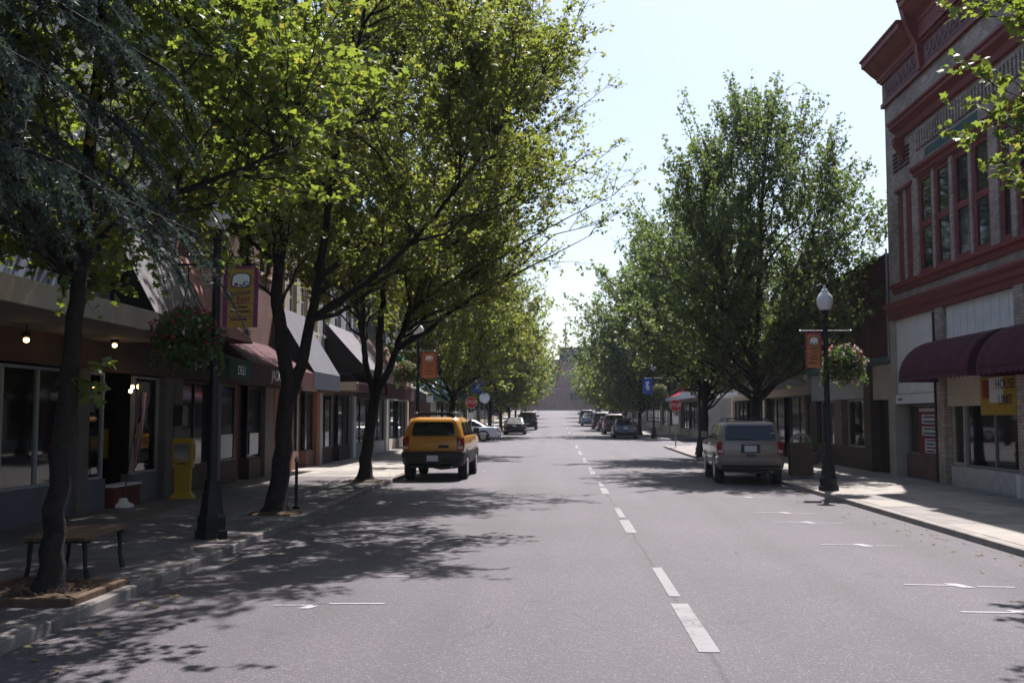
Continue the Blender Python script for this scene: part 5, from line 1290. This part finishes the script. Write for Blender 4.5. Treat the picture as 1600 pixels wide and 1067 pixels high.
    for k in range(shoots):          # long upright leaders above the crown
        i = tops[k % len(tops)]; f = zz[i]
        p = np.array([cxy[0]+rad[i]*.85*math.cos(az[i]), cxy[1]+rad[i]*.85*math.sin(az[i]), z0+(z1-z0)*f-.2]); d = np.array([math.cos(az[i])*.6*rad[i]/pr.max(), math.sin(az[i])*.6*rad[i]/pr.max(), 1.0])+rng.normal(size=3)*.1
        Ls = rng.uniform(1.1, 2.3); Q = p+d*Ls*np.linspace(0, 1, 6)[:, None]+rng.normal(size=(6, 3))*.03; wood.add(Q, np.linspace(.016, .004, 6), 4)
        m = int(70*Ls); a = rng.uniform(0, 1.02, m)[:, None]; LP.append(p+d*Ls*a+rng.normal(size=(m, 3))*(.16-.10*a)); LD.append(np.tile(d*.5, (m, 1))+rng.normal(size=(m, 3))*.5)
    LP = np.concatenate(LP); LD = np.concatenate(LD)
    V, F = leaves_np(rng, LP, LD, leaf[0], leaf[1]); 
    me = mesh_np('crown', V-np.array(o), F); me.materials.append(mat)
    link(bpy.data.objects.new('trunk', trunk.mesh('trunk', o, bark)), t)
    tag(link(bpy.data.objects.new('branchwork', wood.mesh('branchwork', o, bark)), t), kind='stuff')
    tag(link(bpy.data.objects.new('twigs', twig.mesh('twigs', o, M_TWIG)), t), kind='stuff')
    tag(link(bpy.data.objects.new('crown', me), t), kind='stuff')
    return t

M_LEAF_NEAR = leaf_mat('leaves_yellow_green', [(0, (.040, .070, .012)), (.5, (.062, .100, .014)), (.86, (.10, .135, .016)), (.96, (.16, .14, .02)), (1, (.20, .09, .03))], .50, (.32, .39, .045))
M_LEAF_DARK = leaf_mat('leaves_dark_green', [(0, (.036, .056, .014)), (.55, (.060, .084, .017)), (.93, (.085, .105, .022)), (.985, (.14, .09, .03)), (1, (.17, .06, .035))], .53, (.38, .42, .05))
M_LEAF_RIGHT = leaf_mat('leaves_cool_green', [(0, (.026, .046, .020)), (.6, (.042, .068, .025)), (.92, (.068, .088, .025)), (1, (.14, .065, .035))], .46, (.24, .34, .05))
M_NEEDLE = leaf_mat('cedar_needles', [(0, (.030, .048, .038)), (.6, (.052, .078, .060)), (1, (.095, .122, .098))], .15, (.10, .16, .10))

zk = KH
T1 = tree('maple_tree', 'near slim maple with bright yellow-green leaves in a timber-edged pit', (-4.79, 9.61, zk),
     [([(-4.79, 9.61, .05), (-4.76, 9.61, .49), (-4.71, 9.63, 1.45), (-4.64, 9.61, 2.43), (-4.57, 9.62, 3.1), (-4.53, 9.6, 4.04), (-4.47, 9.62, 5.06), (-4.40, 9.6, 6.3), (-4.35, 9.6, 7.4)], .118, .03),
      ([(-4.59, 9.61, 3.0), (-4.80, 9.5, 3.32), (-5.05, 9.4, 3.8), (-5.4, 9.3, 4.6)], .05, .02),
      ([(-4.56, 9.61, 3.3), (-4.12, 9.7, 3.73), (-3.4, 9.8, 4.05), (-2.6, 9.9, 4.4)], .05, .015)],
     (2.9, 7.6, [(0, 1.0), (.15, 2.0), (.4, 2.3), (.7, 1.7), (1, .5)], (-4.2, 9.8)), (56, 8, 6, 12), (.086, 'maple'), M_LEAF_NEAR, 21, up=.1, zatt=2.95, extra=[(-3.45, 10.1, 4.05), (-3.2, 9.9, 4.15), (-2.6, 9.8, 4.5)],
     keep=lambda e: e[2] > (3.95+.3*(e[0]+3.9) if e[0] > -3.95 else 3.0))
# low sprig sprouting from the near trunk
rng = np.random.default_rng(77); tw = Tubes(); LPs = []; LDs = []; o1 = (-4.79, 9.61, zk)
for q in range(4):
    p = np.array([-4.66, 9.62, 1.98+.05*q]); d = np.array([rng.uniform(.7, 1.0), rng.uniform(-.3, .4), rng.uniform(.05, .75)]); L = rng.uniform(.28, .5)
    Q = p+d*L*np.linspace(0, 1, 5)[:, None]+np.array([0, 0, -.16])*np.linspace(0, 1, 5)[:, None]**2; tw.add(Q, np.linspace(.006, .002, 5), 4)
    a = rng.uniform(.25, 1.05, 12)[:, None]; LPs.append(p+d*L*a+np.array([0, 0, -.16])*a*a+rng.normal(size=(12, 3))*.03); LDs.append(np.tile(d*.5+np.array([0, 0, -.7]), (12, 1)))
V, F = leaves_np(rng, np.concatenate(LPs), np.concatenate(LDs), .10, 'maple'); me = mesh_np('sprig', V-np.array(o1), F); me.materials.append(M_LEAF_NEAR)
sp = tag(link(bpy.data.objects.new('sprig', me), T1), kind='stuff'); link(bpy.data.objects.new('sprig_twig', tw.mesh('sprig_twig', o1, M_TWIG)), sp)
tree('maple_tree', 'dark forked maple with two stems behind the shaded lamp', (-4.81, 17.55, zk),
     [([(-4.81, 17.55, .05), (-4.74, 17.55, .77), (-4.65, 17.55, 1.87), (-4.62, 17.55, 2.4), (-4.79, 17.5, 3.2), (-4.81, 17.45, 3.98), (-4.78, 17.5, 4.77), (-4.75, 17.5, 6.25), (-4.85, 17.5, 8.4), (-4.9, 17.5, 10)], .17, .04),
      ([(-4.64, 17.55, 1.95), (-4.43, 17.6, 2.53), (-4.27, 17.65, 3.42), (-4.12, 17.7, 4.31), (-3.98, 17.7, 5.67), (-3.79, 17.8, 7.04), (-3.4, 17.9, 9.2)], .115, .03),
      ([(-4.27, 17.6, 3.42), (-3.75, 17.5, 3.75), (-3.19, 17.4, 4.08), (-2.42, 17.3, 4.75), (-1.64, 17.2, 5.65), (-.9, 17.1, 6.7)], .075, .02),
      ([(-4.1, 17.65, 4.2), (-3.43, 18.0, 4.76), (-2.53, 18.5, 5.1), (-1.4, 19, 5.6)], .06, .02)],
     (4.7, 11.8, [(0, 2.4), (.12, 3.7), (.4, 4.3), (.75, 3.4), (1, 1.0)], (-4.0, 17.8)), (104, 10, 7, 12), (.088, 'star'), M_LEAF_DARK, 22, up=.2)
tree('maple_tree', 'three-stemmed maple left of the orange car', (-4.92, 26.4, zk),
     [([(-4.92, 26.4, .05), (-4.88, 26.4, .93), (-4.72, 26.4, 1.92), (-4.60, 26.4, 2.5), (-4.58, 26.4, 3.25), (-4.55, 26.4, 4.2), (-4.45, 26.4, 5.3), (-4.15, 26.4, 7.6), (-4.0, 26.4, 10.5)], .17, .03),
      ([(-4.68, 26.4, 2.2), (-4.92, 26.4, 3.09), (-5.04, 26.4, 3.92), (-4.99, 26.4, 4.7), (-5.3, 26.4, 6.8)], .10, .03),
      ([(-4.62, 26.4, 2.4), (-4.25, 26.4, 3.08), (-4.04, 26.4, 3.75), (-3.79, 26.4, 4.42), (-3.13, 26.4, 5.93), (-2.1, 26.4, 7.7), (-.9, 26.3, 9.4)], .10, .03)],
     (4.9, 14.0, [(0, 3.0), (.15, 4.4), (.45, 4.5), (.75, 3.6), (1, 1.2)], (-4.3, 26.2)), (130, 10, 7, 12), (.102, 'star'), M_LEAF_DARK, 23, up=.22, spread=1.15,
     extra=[(1.5, 26.0, 7.4), (.9, 25.6, 6.3), (1.0, 26.6, 8.3), (.2, 26.4, 10.6), (.5, 26, 11.9), (.4, 26.2, 9.6), (1.2, 27.2, 6.9), (-.3, 25.4, 12.6)])
tree('maple_tree', 'tall fan-shaped tree with spiky top shoots on the right', (6.36, 33.0, zk),
     [([(6.36, 33, .05), (6.38, 33, 1.7), (6.43, 33, 2.98), (6.48, 33, 4.83), (6.6, 33, 6.9), (6.75, 33, 9.6), (6.9, 33, 11.2)], .16, .03),
      ([(6.44, 33, 3.0), (5.9, 32.8, 4.6), (5.2, 32.6, 6.5), (4.6, 32.5, 8.6)], .09, .02), ([(6.45, 33, 3.4), (7.1, 33.2, 5.0), (8.0, 33.3, 7.0), (9.0, 33.4, 9.2)], .09, .02)],
     (3.3, 11.5, [(0, 2.6), (.14, 4.1), (.4, 4.3), (.62, 3.5), (.82, 2.3), (1, .9)], (6.5, 33)), (135, 9, 6, 11), (.115, 'star'), M_LEAF_RIGHT, 24, up=.6, spread=1.05, shoots=70, airy=.5)
def std_tree(name, label, x, y, H, r, seed, mat, counts=(46, 7, 5, 7), leaf=.22, up=.3, spread=1.5, z0=3.6, tr=.16, shape='quad'):
    z = rz(y)+KH; rr = random.Random(seed)
    st = [([(x, y, z-.03), (x+.05, y, z+1.8), (x+.1, y, z+3.4), (x+rr.uniform(-.3, .3), y, z+H*.55), (x+rr.uniform(-.4, .4), y, z+H*.85)], tr, .03),
          ([(x+.05, y, z+2.2), (x+.6, y+.2, z+3.8), (x+1.4, y+.3, z+H*.6)], tr*.55, .02), ([(x+.05, y, z+2.5), (x-.6, y-.2, z+4), (x-1.3, y-.3, z+H*.62)], tr*.55, .02)]
    return tree(name, label, (x, y, z), st, (z+z0, z+H, [(0, r*.55), (.15, r*.9), (.4, r), (.75, r*.75), (1, r*.25)], (x, y)), counts, (leaf, shape), mat, seed, up=up, spread=spread)
std_tree('maple_tree', 'dark-trunked tree before the right stop sign', 6.15, 43.0, 10.4, 4.4, 31, M_LEAF_RIGHT, (85, 8, 6, 9), .14, .5, 1.25, 3.0, .19, 'star')
std_tree('maple_tree', 'tree overhanging the sidewalk just outside the right edge of view', 7.3, 11.6, 9.2, 2.75, 32, M_LEAF_NEAR, (34, 8, 5, 11), .10, .1, 1.0, 3.4, .13, 'maple')
std_tree('maple_tree', 'tree with twin stems beside the left stop sign', -4.75, 46.5, 11.5, 4.6, 33, M_LEAF_DARK, (90, 8, 6, 9), .15, .25, 1.35, 3.4, .17, 'star')
A1 = std_tree('maple_tree', 'first tree beyond the crossing on the left', -4.9, 76, 11, 4.6, 34, M_LEAF_DARK, (80, 8, 6, 7), .22, .25, 1.6, 2.6)
A2 = std_tree('maple_tree', 'first tree beyond the crossing on the right', 6.4, 79, 12.0, 5.2, 35, M_LEAF_RIGHT, (84, 8, 6, 7), .22, .4, 1.7, 2.6)
def again(src, label, x, y, rot, sc):
    c = copy_tree(src); c.location = (x, y, rz(y)+KH); c.rotation_euler.z = rot; c.scale = (sc, sc, sc); c['label'] = label; return c
for k, (src, x, y, rot, sc, s) in enumerate(((A1, -5.0, 93, 1.3, .95, 'second tree beyond the crossing on the left'), (A2, -5.0, 111, 2.5, 1.0, 'third tree beyond the crossing on the left'), (A1, -5.1, 131, 4.0, .92, 'fourth tree beyond the crossing on the left'), (A2, -5.2, 155, .7, .95, 'fifth tree beyond the crossing on the left'), (A1, -5.4, 184, 2.2, .9, 'sixth tree beyond the crossing on the left'), (A2, -6.4, 216, 5.0, .95, 'last tree on the left before the hilltop'),
        (A1, 6.6, 97, 3.3, .82, 'second tree beyond the crossing on the right'), (A2, 6.7, 116, 5.2, .84, 'third tree beyond the crossing on the right'), (A1, 6.8, 137, 1.0, .85, 'fourth tree beyond the crossing on the right'), (A2, 7.0, 162, 2.1, .9, 'fifth tree beyond the crossing on the right'), (A1, 7.6, 192, 4.4, .95, 'sixth tree beyond the crossing on the right'), (A2, 9.2, 222, 3.6, 1.0, 'last tree on the right before the hilltop'))):
    again(src, s, x, y, rot, sc)

# cedar hanging into the view from the left
def cedar(label, base, seed):
    rng = np.random.default_rng(seed); t = thing('cedar_tree', label, 'tree', base, 0, 'conifers'); o = np.array(base)
    tr = Tubes(); H = 11; tr.add(*densify([base, (base[0]+.05, base[1], 4), (base[0], base[1]+.05, H)], .2, .03, 14, .7), 12)
    wood = Tubes(); NP = []; ND = []
    nb = 64
    for k in range(nb):
        z = 3.8+3.6*k/nb; a = k*2.399+rng.uniform(-.3, .3); L = (3.25-.12*(z-3.5))*rng.uniform(.8, 1.1)
        d = np.array([math.cos(a), math.sin(a), 0]); p0 = np.array([base[0], base[1], z]); s = np.linspace(0, 1, 9)[:, None]
        Q = p0+d*L*s+np.array([0, 0, 1])*(.55*s-1.1*s*s)*L*.42; Q[1:] += rng.normal(size=(8, 3))*.035; wood.add(Q, np.linspace(.045, .008, 9), 5)
        perp = np.array([-d[1], d[0], 0])
        for b in range(34):
            tt = rng.uniform(.18, 1.0); q = tt*8; j = min(int(q), 7); p = Q[j]*(1-(q-j))+Q[j+1]*(q-j); sg = rng.choice((-1, 1))
            dd = d*.55+perp*sg*rng.uniform(.3, 1.0)+np.array([0, 0, -rng.uniform(.1, .7)]); dd /= np.linalg.norm(dd); Lb = rng.uniform(.35, .95)
            s2 = np.linspace(0, 1, 5)[:, None]; Bq = p+dd*Lb*s2+np.array([0, 0, -.35])*Lb*s2*s2; wood.add(Bq, np.linspace(.009, .004, 5), 3)
            nt = int(38*Lb)+6
            for c in range(nt):
                a2 = rng.uniform(.02, 1.0); q = a2*4; jj = min(int(q), 3); pp = Bq[jj]*(1-(q-jj))+Bq[jj+1]*(q-jj)
                NP.append(np.tile(pp, (9, 1))); v = rng.normal(size=(9, 3)); v[:, 2] += .25; ND.append(v+dd*.5)
    NP = np.concatenate(NP); ND = np.concatenate(ND); ND /= np.linalg.norm(ND, axis=1)[:, None]; n = len(NP)
    sd = np.cross(ND, rng.normal(size=(n, 3))); sd /= np.linalg.norm(sd, axis=1)[:, None]; ln = rng.uniform(.03, .065, n)[:, None]
    V = np.stack([NP-sd*.0045, NP+sd*.0045, NP+ND*ln], 1).reshape(-1, 3); me = mesh_np('needles', V-o, np.arange(3*n).reshape(-1, 3)); me.materials.append(M_NEEDLE)
    link(bpy.data.objects.new('trunk', tr.mesh('trunk', o, M_BARKD)), t); tag(link(bpy.data.objects.new('branchwork', wood.mesh('branchwork', o, M_BARKD)), t), kind='stuff'); tag(link(bpy.data.objects.new('needles', me), t), kind='stuff')
    return n
cedar('blue-grey cedar whose drooping boughs hang into the upper left', (-5.9, 6.6, KH), 7)

# ------------------------------------------------------------------ thin summer haze along the street
hz = bpy.data.materials.new('haze_air'); hz.use_nodes = True; hn = hz.node_tree.nodes; hn.remove(hn['Principled BSDF'])
pv = hn.new('ShaderNodeVolumePrincipled'); pv.inputs['Density'].default_value = .00022; pv.inputs['Color'].default_value = (.82, .90, 1.0, 1); pv.inputs['Anisotropy'].default_value = .1
hz.node_tree.links.new(pv.outputs[0], [x for x in hn if x.type == 'OUTPUT_MATERIAL'][0].inputs['Volume'])
mb = MB(); mb.box(-1000, 1000, -60, 3100, -1.5, 40); tag(mb.build('haze', hz), 'thin pale summer haze filling the street', 'haze', kind='stuff')
